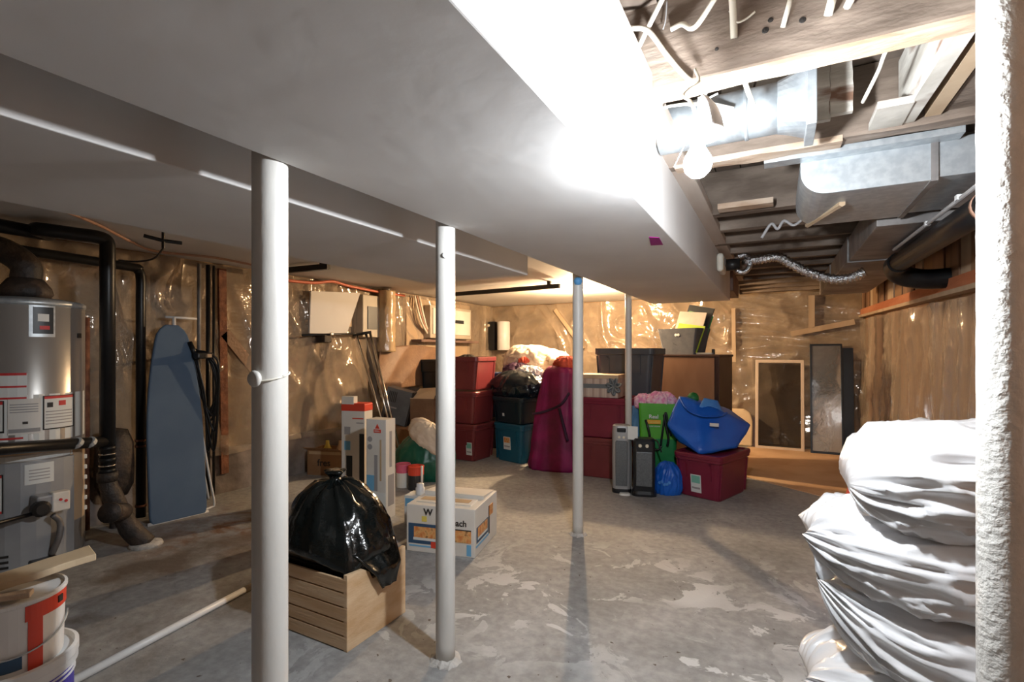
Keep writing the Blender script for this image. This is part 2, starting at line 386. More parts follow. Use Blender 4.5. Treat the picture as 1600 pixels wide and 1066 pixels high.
# raw pale strip nailed along the first joist's lower edge
rs = []
for i in range(31):
    x = -.42+(XR+.42)*i/30; a = .008*nz(x*6, 2, 2)
    rs.append([(x, 1.59, ZC-.012+a), (x, 1.665, ZC-.010-a), (x, 1.665, ZC+.012), (x, 1.59, ZC+.012)])
cpart(MB().rings(rs), 'furring_strip', 'raw_edge')
rs = []
for i in range(25):
    x = -.40+.62*i/24; a = .006*nz(x*6, 9, 2)
    rs.append([(x, 2.275, ZC-.014+a), (x, 2.355, ZC-.012-a), (x, 2.355, ZC+.01), (x, 2.275, ZC+.01)])
cpart(MB().rings(rs), 'furring_strip', 'raw_edge')
# weathered patch boards hanging in the bay
def patch_board(x0, x1, z0, z1, y, seed, mat='plank_grey', th=.025):
    rs = []
    for i in range(9):
        z = z0+(z1-z0)*i/8; a = .010*nz(z*22, seed, 2); b = .010*nz(z*20, seed, 7)
        rs.append([(x0+a, y, z), (x1+b, y, z), (x1+b, y+th, z), (x0+a, y+th, z)])
    return cpart(MB().rings(rs), 'patch_board', mat)
patch_board(.035, .085, 2.13, 2.36, 2.13, 1)
patch_board(.09, .165, 2.13, 2.37, 2.10, 2)
patch_board(.168, .235, 2.15, 2.37, 2.115, 3)
patch_board(-.07, .028, 2.26, 2.37, 2.18, 4)
patch_board(-.20, -.085, 2.27, 2.37, 2.19, 5)
# boards running toward the camera in the bay on the right
def run_board(x0, x1, z0, z1, mat, ya=1.67, yb=2.27, dx=0.0):
    a = [(x0, ya, z0), (x1, ya, z0), (x1, ya, z1), (x0, ya, z1)]; b = [(x0+dx, yb, z0), (x1+dx, yb, z0), (x1+dx, yb, z1), (x0+dx, yb, z1)]
    return cpart(MB().rings([a, b]), 'blocking_board', mat)
run_board(.41, .455, 2.13, 2.36, 'plank_grey', dx=-.02)
run_board(.475, .52, 2.14, 2.19, 'ply', dx=-.01)
run_board(.53, .61, 2.15, 2.36, 'joist', dx=-.01)
run_board(.30, .40, 2.125, 2.15, 'plank_grey', ya=2.08, yb=2.27)
# right wall: upright boards above an orange nailing strip
y = 2.0; k = 0
while y < YB:
    wd = .22+.10*random.random(); y1 = min(YB, y+wd)
    zt = 1.70 + (y-3)*.018
    MB().bb(XR-.03-.008*(k % 3), XR, y+.004, y1-.008, zt, 2.36).build('wall_board', ['right_panel', 'carton_brown', 'ply', 'right_panel'][k % 4], wr); y = y1; k += 1
a, b = Vector((XR, 2.2, 1.640)), Vector((XR, YB, 1.775))
MB().rings([[(XR-.055, p.y, p.z), (XR, p.y, p.z), (XR, p.y, p.z+.075), (XR-.055, p.y, p.z+.075)] for p in (a, b)]).build('nailing_strip', 'orange_board', wr)
MB().rings([[(XR-.075, p.y, p.z-.03), (XR, p.y, p.z-.03), (XR, p.y, p.z-.002), (XR-.075, p.y, p.z-.002)] for p in (a, b)]).build('nailing_strip', 'ply', wr)
# back wall battens
def batten(p0, p1, wd, mat='ply', wall=wb):
    d = (p1-p0).normalized(); n = Vector((0, 1, 0)) if wall is wb else Vector((1, 0, 0)); s = d.cross(n).normalized()*wd/2
    MB().rings([[p-s, p+s, p+s-n*.03, p-s-n*.03] for p in (p0, p1)]).build('batten', mat, wall)
Yb = YB-.10
batten(atY(1146, 482, Yb), atY(1147, 566, Yb), .05)
batten(atY(868, 484, Yb), atY(912, 545, Yb), .06)
batten(atY(1236, 522, Yb), atY(1335, 503, Yb), .07)
batten(atY(1268, 462, Yb), atY(1268, 512, Yb), .07)
batten(atY(728, 478, Yb), atY(728, 560, Yb), .08)
Xl = XL+.10
batten(atX(352, 520, Xl), atX(400, 580, Xl), .10, 'tarp', wl)
batten(atX(348, 420, Xl), atX(352, 740, Xl), .07, 'rust', wl)
# low rough concrete footing under the left plastic
rs = []
for i in range(61):
    y = Y0+(YB-Y0)*i/60; a = .03*nz(y*1.7, 3, 1); zt = .42+.06*nz(y*1.1, 8, 2)
    rs.append([(XL, y, 0), (XL+.10+a, y, 0), (XL+.08+a, y, zt*.6), (XL+.04, y, zt), (XL, y, zt)])
M['footing'] = pmat('old_footing', (.13, .11, .10), (.25, .215, .195), scale=4, rough=.9, bump=.6, bscale=12)
f_ = MB().rings(rs).build('footing', 'footing', wl)

# ------------------------------------------------------------------ clear plastic sheets over the walls
def sheet(name, label, fn, nu, nv, wall):
    mb = MB(); mb.grid(nu, nv, fn)
    o = mb.build(name, 'plastic', wall, smooth=True); o['label'] = label; return o
def wrinkle(u, v, seed, su=1.0, sv=1.0):
    wx = u + .35*nz(u*.9, v*.9, seed); wv = v + .35*nz(u*.8+5, v*.8, seed+3)
    r = max(0, ridge(wx*1.7*su, wv*1.1*sv, seed))**3 * .6 + max(0, ridge(wx*3.6*su+wv*1.8, wv*2.2*sv-wx, seed+11))**4*.45 + .35*nz(wx*1.3, wv*1.1, seed+5) + .10*nz(u*9, v*9, seed+2)
    return r
def f_back(u, v):
    x = XL+.03+(XR-XL-.06)*u; z = .03+(ZC-.05)*v
    hz = .0 if x < -.6 else 1.0
    d = .030+.08*wrinkle(x*(1-.6*hz), z*(1+1.2*hz*(z > 1.2)), 4.2)
    return (x, YB-.02-max(.006, d), z)
sheet('plastic_sheet', 'wrinkled clear plastic sheet covering the back wall behind the storage tubs', f_back, 260, 100, wb)
def f_left(u, v):
    y = .2+(YB-.25)*u; z = .38+(ZC-.40)*v + .08*nz(y*1.2, 3, 3)*(1-v)
    return (XL+.02+max(.006, .03+.08*wrinkle(y*1.2, z*.7, 7.7)), y, z)
sheet('plastic_sheet', 'wrinkled clear plastic sheet on the wall behind the water heater', f_left, 300, 90, wl)
def f_right(u, v):
    y = 1.8+(YB-1.85)*u; z = .02+(1.60+(y-2.2)*.0239-.04)*v
    return (XR-.02-max(.006, .022+(.02 if y < 2.7 else .06)*wrinkle(y*1.5, z*.45, 12.3)), y, z)
sheet('plastic_sheet', 'clear plastic sheet stapled over the brown panels below the orange strip', f_right, 240, 80, wr)

# ------------------------------------------------------------------ support posts
def post(label, x, y, r, ztop, mat, lump=0.0, seed=0, base=True):
    t = thing('support_post', label, 'post', (x, y, 0)); n = 28; rs = []
    K = 120 if lump else 30
    for i in range(K+1):
        z = ztop*i/K
        rs.append([((r+lump*nz(12*math.cos(2*PI*j/n), 12*math.sin(2*PI*j/n), z*28+seed))*math.cos(2*PI*j/n),
                    (r+lump*nz(12*math.cos(2*PI*j/n), 12*math.sin(2*PI*j/n), z*28+seed))*math.sin(2*PI*j/n), z) for j in range(n)])
    MB().rings(rs).build('shaft', mat, t, smooth=True)
    if base:
        R3 = []
        for rr_, z_ in ((1.9, 0), (1.75, .005), (1.35, .012), (1.05, .016), (.9, .016)):
            R3.append([(r*(1+(rr_-1)*(.75+.7*nz(math.cos(j*.4)*2, math.sin(j*.4)*2, seed)))*math.cos(2*PI*j/24), r*(1+(rr_-1)*(.75+.7*nz(math.cos(j*.4)*2, math.sin(j*.4)*2, seed)))*math.sin(2*PI*j/24), z_*(1+.6*nz(j*.7, seed, z_*90))) for j in range(24)])
        MB().rings(R3).build('mortar_patch', 'dust', t, smooth=False)
    return t
def post_xy(px, X): p = atX(px, 600, X); return p.x, p.y
x, y = post_xy(422, -1.25); P1 = post('pale painted steel post with a cord and round cap tied to it', x, y, .0465, ZC, 'post', seed=1)
c = pix(400, 592, 1.35) - Vector((x, y, 0))
mb = MB(); mb.tube([(math.cos(a)*.050, math.sin(a)*.050, c.z+.004+.012*math.sin(a)) for a in [2*PI*i/24 for i in range(25)]], .003, 6); mb.build('cord', 'cable', P1, smooth=True)
d = Vector((c.x, c.y, 0)).normalized(); M_ = Matrix.Translation((d.x*.046, d.y*.046, c.z)) @ d.to_track_quat('Z', 'Y').to_matrix().to_4x4()
MB().lathe([(.001, 0), (.021, 0), (.023, .006), (.019, .012), (.001, .014)], 20, M_).build('round_cap', 'post', P1, smooth=True)
x, y = post_xy(696, -1.238); P2 = post('white steel post standing beside the wooden crate', x, y, .041, ZC, 'post', seed=2)
d = Vector((-x, -y, 0)).normalized()
MB().lathe([(.001, 0), (.012, 0), (.012, .008), (.001, .012)], 14, Matrix.Translation((d.x*.04, d.y*.04, 1.70)) @ d.to_track_quat('Z', 'Y').to_matrix().to_4x4()).build('knob', 'white_plastic', P2)
x, y = post_xy(903, -1.255); P3 = post('white steel post with a blue blob at its top', x, y, .038, ZC, 'post', seed=3)
d = Vector((-x, -y, 0)).normalized()
MB().lathe([(.001, -.03), (.022, -.024), (.032, 0), (.022, .024), (.001, .03)], 16, Matrix.Translation((d.x*.03, d.y*.03, 1.80))).build('tape_blob', 'blue_tape', P3, smooth=True)
x, y = post_xy(982, -1.262); P4 = post('slim grey steel post rising behind the tower heaters', x, y, .031, ZC, 'post', seed=4)
q = pix(1562, 600, 1.13); P5 = post('lumpy white-painted steel post in front of the stacked white bags', q.x, q.y, .0400, ZS-.001, 'post_rough', lump=.0014, seed=5)

tag(MB().rings([[atZ(a, b, 1.8195), atZ(a+16, b+1, 1.8195), atZ(a+22, b+12, 1.8195), atZ(a+3, b+13, 1.8195)] if k == 0 else [p - Vector((0, 0, .0025)) for p in [atZ(a, b, 1.8195), atZ(a+16, b+1, 1.8195), atZ(a+22, b+12, 1.8195), atZ(a+3, b+13, 1.8195)]] for k, (a, b) in enumerate([(1014, 370), (1014, 370)])]).build('tape_tag', 'magenta'), 'small magenta tape tag stuck under the boxed beam edge', 'tape')

# ------------------------------------------------------------------ bulbs (the room's lamps)
def bulb_profile(r): return [(.001, -r*1.0), (r*.5, -r*.9), (r*.87, -r*.5), (r, 0), (r*.9, r*.45), (r*.62, r*.95), (r*.42, r*1.35), (r*.40, r*1.5)]
B = pix(1090, 256, 1.30)
bl = thing('hanging_lamp', 'bare white bulb glowing under a torn white lampholder beside the beam', 'lamp', B)
MB().lathe(bulb_profile(.036), 24).build('bulb', 'glass_bulb', bl, smooth=True)
MB().lathe([(.001, .05), (.019, .05), (.021, .075), (.019, .095), (.012, .11), (.001, .112)], 18).build('socket', 'porcelain', bl, smooth=True)
# shell-like shade, open on one side
shell = MB(); shell.lathe([(.010, .178), (.028, .163), (.046, .138), (.058, .105), (.064, .072)], 22, a0=.45-1.35, a1=.45+1.25, cap=False)
shell.build('shade', 'porcelain', bl, smooth=True, solid=.004)
top = B+Vector((0, 0, .11))
ends = [pix(1080, 160, 1.34), pix(1068, 150, 1.38), pix(1076, 140, 1.42), pix(1092, 128, 1.45), pix(1086, 108, 1.47)]
mb = MB(); mb.tube(curve_pts([(0, 0, .108)] + [tuple(e-B) for e in ends] + [(ends[-1]-B).x, ] * 0), .0045, 8); mb.build('cord', 'cable', bl, smooth=True)
mb = MB(); mb.tube([(-.01, 0, .10), tuple(pix(1075, 245, 1.28)-B+Vector((-.035, 0, -.02)))], .0012, 5); mb.build('pull_string', 'white_plastic', bl)
def ceiling_bulb(loc, label, mat='warm_bulb', zt=ZC):
    t = thing('ceiling_lamp', label, 'lamp', loc)
    MB().lathe(bulb_profile(.034), 20).build('bulb', mat, t, smooth=True)
    MB().lathe([(.001, .045), (.03, .045), (.045, .06), (.055, zt-loc[2]-.002), (.001, zt-loc[2]+.002)], 20).build('lampholder', 'porcelain', t, smooth=True)
ceiling_bulb(tuple(pix(903, 470, 6.4)), 'warm bulb hanging from the ceiling before the back wall')


# ------------------------------------------------------------------ cables among the open joists
def cable(pts, r, label, mat='cable', n=8, name='cable', taper=None, smooth=True):
    P = curve_pts(pts, 6) if len(pts) > 2 else [Vector(p) for p in pts]
    mb = MB(); mb.tube(P, taper or r, n); return tag(mb.build(name, mat, smooth=smooth), label, 'cable', 'loose cables in the open ceiling')
YJ = 1.568
cable([atY(1040, -12, YJ-.05), atY(1016, 36, YJ-.03), atY(998, 73, YJ-.01)], .008, 'white cable slanting down the joist next to the ledger board')
cable([atY(1122, -10, YJ-.06), atY(1086, 42, YJ-.03), atY(1066, 38, YJ-.01), atY(1048, 46, YJ-.005)], .008, 'white cable bent sharply against the joist face')
cable([atY(985, 44, YJ-.04), atY(1012, 48, YJ-.03), atY(1040, 84, YJ-.02), atY(1060, 108, YJ-.01), atY(1080, 128, YJ-.01)], .008, 'yellowed cable curving down the joist to the lampholder', 'cable')
cable([atY(1144, -10, YJ-.05), atY(1146, 30, YJ-.02), atY(1147, 60, YJ)], .010, 'thick white cable hanging straight into a joist hole')
cable([atY(1237, -8, YJ-.04), atY(1223, 43, YJ)], .007, 'white cable running into the rusty joist hole')
cable([atY(1302, -8, YJ-.03), atY(1294, 24, YJ)], .011, 'short white cable stub poking from the joist, the longer of two')
cable([atY(1332, -6, YJ-.03), atY(1324, 10, YJ)], .010, 'short white cable stub poking from the joist, the shorter of two')
cable([atY(1140, 17, YJ-.02), atY(1150, 34, YJ-.02), atY(1165, 30, YJ-.015), atY(1180, 18, YJ-.02)], .003, 'thin white wire looped beside the thick white cable')
cable([atY(1042, 0, YJ-.02), atY(1040, 30, YJ-.01), atY(1036, 46, YJ-.005)], .002, 'thin grey wire hanging on the joist', 'ink_grey')
cable([atY(1160, 116, 1.76), atY(1168, 140, 1.78), atY(1178, 167, 1.80)], .008, 'pale cable end hanging in front of the round duct')
cable([atY(1075, 163, 1.86), atY(1110, 163, 1.88), atY(1146, 170, 1.90)], .007, 'pale cable lying across the round duct')
cable([atY(1030, 170, 1.75), atY(1052, 165, 1.72), atY(1078, 162, 1.70)], .005, 'thin pale cable from ledger to lampholder')
cable([atY(1394, 56, 1.80), atY(1380, 90, 1.85), atY(1372, 112, 1.9), atY(1348, 160, 2.0)], .006, 'pale strip of cable dangling in the dark joist bay')
cable([atY(1085, 150, 1.69), atY(1110, 135, 1.70), atY(1098, 156, 1.71), atY(1122, 146, 1.70)], .003, 'tangled thin white wires above the lampholder', 'white_plastic')
cable([atZ(56, 312, 2.105), atZ(150, 350, 2.105), atZ(205, 378, 2.10), atZ(245, 393, 2.10), atZ(330, 402, 2.10), atZ(395, 414, 2.095)], .010, 'tan and red cable swooping along the ceiling above the heater', 'tan_cable')
cable([atX(445, 438, -4.44), atX(490, 442, -4.44), atX(520, 440, -4.44), atX(545, 447, -4.44), atX(590, 456, -4.44), atX(632, 462, -4.44)], .016, 'bright red cable along the wall top above the white panel', 'red_cable')
cable([atZ(-20, 304, 2.105), atZ(56, 312, 2.105)], .010, 'pale end of the cable beside the soffit', 'tan_cable')

# nail holes / rust knots in the joist
for a, b, r in ((1196, 48, .010), (1254, 32, .010), (1120, 77, .006), (1204, 32, .008)):
    p = atY(a, b, 1.577); k = MB(); k.lathe([(.001, 0), (r, 0), (r*.8, -.004), (.001, -.005)], 10, Matrix.Translation(p) @ Matrix.Rotation(PI/2, 4, 'X') @ Matrix.Rotation(PI, 4, 'Y'))
    k.build('knot_hole', 'ink', ce)

# ------------------------------------------------------------------ ducts and pipes on the open side
t = thing('round_duct', 'galvanized round duct running between the first two joists', 'duct', (0, 2.02, 2.17))
for k, (x0, x1) in enumerate(((-.41, -.25), (-.25, -.10), (-.10, .0))):
    MB().tube([(x0, 0, 0), (x1, 0, 0)], .088-.001*k, 28).build('section', 'galv', t, smooth=True)
for x0 in (-.25, -.10): MB().tube([(x0-.006, 0, 0), (x0+.006, 0, 0)], .091, 28).build('seam', 'galv', t, smooth=True)
rs = []
n = 28
for k in range(7):
    f = k/6; x = 0+.10*f; P = []
    for j in range(n):
        a = 2*PI*j/n; cy, cz = .088*math.cos(a), .088*math.sin(a)
        m = max(abs(math.cos(a)), abs(math.sin(a))); sy, sz = .10*math.cos(a)/m, .10*math.sin(a)/m
        P.append((x, cy*(1-f)+sy*f, cz*(1-f)+sz*f))
    rs.append(P)
MB().rings(rs).build('boot', 'galv', t)
MB().bb(.085, .115, -.108, .10, -.118, .10).build('flange', 'galv', t, bevel=.003)

t = thing('box_duct', 'pale galvanized rectangular duct with rounded end hanging below the joists', 'duct', (0, 0, 0))
prof = [(.98, 1.955), (.98, 2.105), (.085, 2.105), (.085, 2.06)] + [(.085+.10*(1-math.cos(a)), 2.055-.10*math.sin(a)) for a in [PI/2*i/8 for i in range(1, 9)]]
prof = [(x, z) for x, z in prof]
MB().rings([[(x, 2.43, z) for x, z in prof if x < .60 or False] + [], ] * 0 or [[(min(x, .52), yy, z) for x, z in prof] for yy in (2.43, 3.02)]).build('section', 'galv', t, bevel=.004)
MB().bb(.535, XR-.06, 2.435, 3.0, 1.965, 2.11).build('section', 'galv', t, bevel=.004)
MB().bb(.516, .538, 2.425, 3.03, 1.95, 2.11).build('drive_cleat', 'galv_dull', t)
tag(MB().bb(-.05, .60, 2.36, 2.43, 2.095, 2.12).build('flashing_strip', 'galv'), 'narrow sheet metal strip along the joist above the rectangular duct', 'metal strip')
t = thing('trunk_duct', 'dull grey trunk duct running along the right wall under the joists', 'duct', (0, 0, 0))
for k, (ya, yb) in enumerate(((3.08, 4.2), (4.2, 5.4), (5.4, 6.6))):
    MB().bb(.44-.01*k, .86, ya, yb-.01, 1.93+.005*k, 2.10).build('section', 'galv_dull', t, bevel=.005)
MB().bb(.43, .87, 4.18, 4.215, 1.922, 2.105).build('seam', 'galv_dull', t)
t = thing('drain_pipe', 'black drain pipe slanting along the right wall below the duct', 'pipe', (0, 0, 0))
MB().tube([(.70, 1.75, 1.838), (.67, 3.88, 1.857)], .055, 20).build('pipe', 'black_pipe', t, smooth=True)
MB().tube([(.695, 2.44, 1.844), (.694, 2.47, 1.844)], .060, 20).build('coupling', 'tan_cable', t, smooth=True)
MB().tube(curve_pts([(.67, 3.86, 1.857), (.67, 4.0, 1.845), (.72, 4.08, 1.80), (.84, 4.1, 1.77), (.98, 4.1, 1.77)]), .064, 18).build('elbow', 'black_pipe', t, smooth=True)
MB().tube([(.640, 2.0, 1.895), (.615, 3.7, 1.91)], .009, 8).build('hanger_wire', 'ink_grey', t)
for a, b in ((2.55, 0), (3.0, 0)):
    MB().box((.632-.012*(a-2.0)/1.7+.0, a, 1.905), (.02, .03, .02)).build('clip', 'white_plastic', t)
# silver flexible hose
t = thing('flexible_hose', 'crinkled silver foil hose sagging below the back joists', 'hose', (0, 0, 0))
P = curve_pts([atY(1168, 408, 4.62), atY(1190, 405, 4.62), atY(1215, 402, 4.62), atY(1236, 412, 4.60), atY(1262, 425, 4.60), atY(1300, 436, 4.58), atY(1330, 434, 4.56), atY(1352, 424, 4.54)], 14)
MB().tube(P, [.036+.0055*math.sin(i*1.9) for i in range(len(P))], 14).build('hose', 'foil', t, smooth=True)
e = atY(1160, 412, 4.60); mb = MB()
mb.tube([e + Vector((math.cos(a)*.058, math.sin(a)*.02, math.sin(a)*.075)) for a in [-2.4+4.6*i/24 for i in range(25)]], .022, 10); mb.build('end_collar', 'foil', t, smooth=True)
MB().tube([e+Vector((.02, .0, 0)), P[0]], .034, 12).build('cuff', 'foil', t, smooth=True)
MB().tube([e+Vector((-.02, .02, .0)), (-.40, 4.62, e.z)], .05, 12).build('stub', 'dark_metal', t, smooth=True)
t = thing('junction_box', 'cream broken junction box fixed to the side of the boxed beam', 'electrical box', (BX1, 0, 0))
q = atX(1122, 413, BX1)
MB().bb(0, .05, q.y-.12, q.y+.13, q.z-.075, q.z+.07).build('body', 'cable', t, bevel=.02)
MB().bb(.05, .056, q.y-.03, q.y+.06, q.z-.02, q.z+.045).build('knockout', 'galv_dull', t, bevel=.01)
# braced debris above the joists: twisted cables on the third joist
cable([atY(1190, 372, 3.2), atY(1205, 350, 3.2), atY(1215, 358, 3.19), atY(1225, 345, 3.19), atY(1240, 352, 3.2), atY(1255, 342, 3.2)], .008, 'grey cable knotted along the dark joist past the rectangular duct', 'ink_grey')
tag(MB().bb(-.30, -.02, 3.05, 3.14, ZC-.01, ZC+.02).build('wood_scrap', 'raw_edge'), 'short pale wood scrap tucked up against the dark joist', 'wood scrap')
tag(MB().tube([atY(1262, 352, 3.05), atY(1316, 318, 2.6)], .014, 6).build('wood_strip', 'ply'), 'tan wood strip slanting under the rectangular duct', 'wood scrap')

# ceiling bars and fittings on the left
def steel_bar(p0, p1, label):
    t = thing('ceiling_bar', label, 'metal bar', (0, 0, 0))
    d = (p1-p0).normalized(); s = Vector((-d.y, d.x, 0)).normalized()*.022
    MB().rings([[p-s, p+s, p+s+Vector((0, 0, .05)), p-s+Vector((0, 0, .05))] for p in (p0, p1)]).build('rail', 'dark_metal', t)
    for f in (.08, .92):
        p = p0.lerp(p1, f); MB().bb(p.x-.02, p.x+.02, p.y-.02, p.y+.02, p.z+.04, ZC+.002).build('bracket', 'dark_metal', t)
steel_bar(Vector((-3.9, 5.44, 2.03)), Vector((-2.2, 5.30, 2.03)), 'long black steel bar hung from the ceiling toward the back')
steel_bar(Vector((-4.45, 3.12, 2.04)), Vector((-3.55, 3.18, 2.04)), 'short black steel bar hung from the ceiling above the white wall panel')
t = thing('ceiling_hook', 'black forked hook screwed into the ceiling above the ironing board', 'hook', (0, 0, 0))
q = atZ(255, 388, 1.98)
MB().tube([q, (q.x, q.y, ZC)], .010, 8).build('stem', 'dark_metal', t)
MB().tube([q+Vector((-.05, -.09, .07)), q+Vector((0, 0, .05)), q+Vector((.03, .10, .05))], .012, 8).build('fork', 'dark_metal', t)
MB().tube(curve_pts([q, q+Vector((-.03, -.04, -.07)), q+Vector((-.08, -.12, -.10)), q+Vector((-.12, -.2, -.1))]), .006, 6).build('tail', 'dark_metal', t)

# ------------------------------------------------------------------ water heater
HXY = (-4.12, 1.32)
wh = thing('water_heater', 'tall silver gas water heater with white warning labels', 'water heater', (*HXY, 0))
HR = .28; HA = math.atan2(-HXY[1], -HXY[0])
MB().lathe([(.001, .03), (HR-.02, .03), (HR-.005, .04), (HR, .06), (HR, 1.585), (HR-.004, 1.59)], 56).build('tank', 'heater_steel', wh, smooth=True)
MB().lathe([(.001, 0), (HR-.03, 0), (HR-.03, .032), (.001, .032)], 40).build('base_ring', 'dark_metal', wh)
MB().lathe([(HR+.004, 1.575), (HR+.006, 1.60), (HR-.01, 1.612), (HR*.6, 1.63), (.001, 1.635)], 56).build('top_cover', 'galv', wh, smooth=True)
MB().lathe([(.11, 1.63), (.13, 1.66), (.12, 1.70), (.085, 1.75), (.076, 1.755), (.001, 1.755)], 30).build('draft_hood', 'iron', wh, smooth=True)
mb = MB(); mb.tube(curve_pts([(0, 0, 1.75), (0, 0, 1.83), (-.03, -.06, 1.90), (-.06, -.18, 1.94), (-.08, -.6, 1.98), (-.10, -3.8, 2.03)]), .075, 20); mb.build('flue_pipe', 'iron', wh, smooth=True)
def ang(px): return HA + math.asin(max(-.99, min(.99, (px-40)/98.0)))
def hz(py, zd=2.87): return H-(py-550)/F*zd
def hpatch(name, mat, a0, a1, y0, y1, t=.003, r=HR):
    return MB().patch(r, ang(a0), ang(a1), hz(y1), hz(y0), 10, t).build(name, mat, wh)
hpatch('brand_plate', 'galv', 44, 84, 474, 526, .002)
hpatch('brand_sticker', 'label_dark', 50, 81, 478, 521, .004)
hpatch('sticker_window', 'label_white', 57, 74, 489, 501, .006); hpatch('sticker_badge', 'label_red', 60, 75, 508, 514, .006)
hpatch('label_band', 'label_white', -80, 134, 618, 694, .002)
hpatch('label', 'label_white', -80, 42, 584, 622, .003); hpatch('label_stripe', 'label_red', -80, 41, 583, 587, .004); hpatch('label_stripe', 'label_red', -80, 41, 603, 606, .004); hpatch('label_stripe', 'label_red', -80, 41, 621, 624, .004)
hpatch('warning_label', 'ink', 65, 114, 621, 676, .0035); hpatch('warning_field', 'label_white', 67, 112, 623, 674, .005); hpatch('warning_header', 'label_red', 67, 112, 622, 626, .006)
hpatch('warning_icon', 'ink', 71, 80, 632, 640, .006); hpatch('warning_icon', 'label_red', 89, 100, 630, 638, .006)
for k in range(5): hpatch('print_line', 'ink_grey', 69, 110, 646+k*5, 647.5+k*5, .0062)
hpatch('instruction_label', 'carton_white', 14, 62, 624, 680, .004)
for k in range(4): hpatch('print_line', 'ink_grey', 17, 58, 632+k*4, 633.5+k*4, .005)
hpatch('print_line', 'ink', 35, 43, 660, 664, .005); hpatch('print_line', 'ink_grey', 15, 61, 671, 677, .005)
hpatch('warning_label', 'ink', -20, 9, 626, 676, .004); hpatch('warning_field', 'label_white', -18, 7, 632, 673, .0055); hpatch('warning_header', 'label_red', -18, 7, 627, 632, .006)
hpatch('label_stripe', 'label_red', -40, 36, 684, 687, .004)
hpatch('screw_boss', 'dark_metal', 121, 127, 518, 526, .006)
# lower: tan strip, access cover, white label, gas control
hpatch('tan_tape', 'heater_tan', 108, 134, 702, 836, .003)
hpatch('label_stripe', 'heater_tan', -60, 112, 703, 712, .003); hpatch('label_stripe', 'label_white', -60, 112, 714, 722, .004)
hpatch('access_cover', 'heater_grey', -80, 112, 724, 912, .012)
hpatch('tag_label', 'label_white', 38, 80, 728, 760, .015)
for k in range(4): hpatch('print_line', 'ink_grey', 44, 74, 737+k*5, 738.5+k*5, .016)
hpatch('side_label', 'ink', -30, 9, 740, 800, .014); hpatch('side_field', 'label_white', -28, 7, 744, 797, .0155); hpatch('label_stripe', 'label_red', -28, 7, 741, 745, .0165); hpatch('label_stripe', 'label_red', -28, 7, 796, 800, .0165)
for k in range(5): hpatch('louver', 'ink', -60, 16, 866+k*8.5, 869.5+k*8.5, .016)
ca = ang(70); cm = Matrix.Rotation(ca, 4, 'Z')
gv = MB(); gv.box((HR+.05, .0, hz(790)), (.10, .15, .10), cm); gv = gv.build('gas_control', 'heater_grey', wh, bevel=.012)
MB().box((HR+.075, .035, hz(790)), (.06, .085, .115), cm).build('control_face', 'carton_white', gv, bevel=.008)
for dy, dz in ((.03, .012), (.055, .0)):
    MB().lathe([(.001, 0), (.008, 0), (.008, .006), (.001, .006)], 10, cm @ Matrix.Translation((HR+.105, dy, hz(790)+dz)) @ Matrix.Rotation(PI/2, 4, 'Y')).build('button', 'label_red', gv)
MB().lathe([(.001, 0), (.045, 0), (.045, .035), (.03, .05), (.001, .05)], 20, cm @ Matrix.Translation((HR+.085, -.06, hz(795))) @ Matrix.Rotation(PI/2, 4, 'Y')).build('dial', 'dark_metal', gv)
p0 = cm @ Vector((HR+.10, -.07, hz(800)))
MB().tube([p0, p0+Vector((.05, -.28, -.005)), p0+Vector((.10, -.6, -.01)), p0+Vector((.12, -3.6, -.01))], .012, 10).build('gas_pipe', 'black_pipe', gv, smooth=True)
MB().tube(curve_pts([cm @ Vector((HR+.09, .0, hz(810))), cm @ Vector((HR+.085, .035, hz(825))), cm @ Vector((HR+.08, .03, hz(850))), cm @ Vector((HR+.02, .02, hz(878)))]), .016, 10).build('burner_tube', 'galv_dull', gv, smooth=True)
MB().box((HR+.03, -.02, hz(884)), (.08, .12, .03), cm).build('sight_glass', 'dark_metal', gv, bevel=.008)
MB().box((HR+.03, -.03, hz(896)), (.06, .14, .008), cm).build('drip_plate', 'galv', gv)
# zig-zag insulation tape edge at its right rim
for k in range(7):
    z = hz(716+k*18); a = ang(134.5); MB().box(((HR+.004)*math.cos(a), (HR+.004)*math.sin(a), z), (.02, .02, .028)).build('tape_tab', 'label_white', wh, bevel=.005)

# ------------------------------------------------------------------ black drain pipes by the heater
PA = pix(168, 600, 3.25)
t = thing('drain_stack', 'thick black vertical drain pipe with elbow beside the water heater', 'pipe', (PA.x, PA.y, 0))
e = [Vector((-3.15, -2.5, 2.06)), pix(-40, 345, 2.85), pix(60, 358, 3.0), pix(120, 366, 3.13), pix(150, 370, 3.2)]
L0 = lambda p: tuple(Vector(p)-Vector((PA.x, PA.y, 0)))
zt = pix(168, 395, 3.25).z; zb = pix(168, 745, 3.25).z
MB().tube(curve_pts([L0(q) for q in e] + [(-.005, -.005, zt+.075), (0, 0, zt), (0, 0, zt-.1)], 8) + [Vector((0, 0, zb))], .042, 18).build('pipe', 'black_pipe', t, smooth=True)
for py in (718, 735, 700): MB().tube([(0, 0, pix(168, py, 3.25).z-.012), (0, 0, pix(168, py, 3.25).z+.012)], .047, 18).build('coupling', 'black_pipe', t, smooth=True)
for py in (709, 727): MB().tube([(0, 0, pix(168, py, 3.25).z-.004), (0, 0, pix(168, py, 3.25).z+.004)], .0475, 18).build('clamp', 'chrome', t, smooth=True)
ce_ = pix(-60, 706, 2.45); br = MB(); br.tube([(0, 0, pix(168, 690, 3.25).z), L0(ce_), L0((-3.2, -2.5, ce_.z+.05))], .034, 16); br = br.build('branch_pipe', 'black_pipe', t, smooth=True)
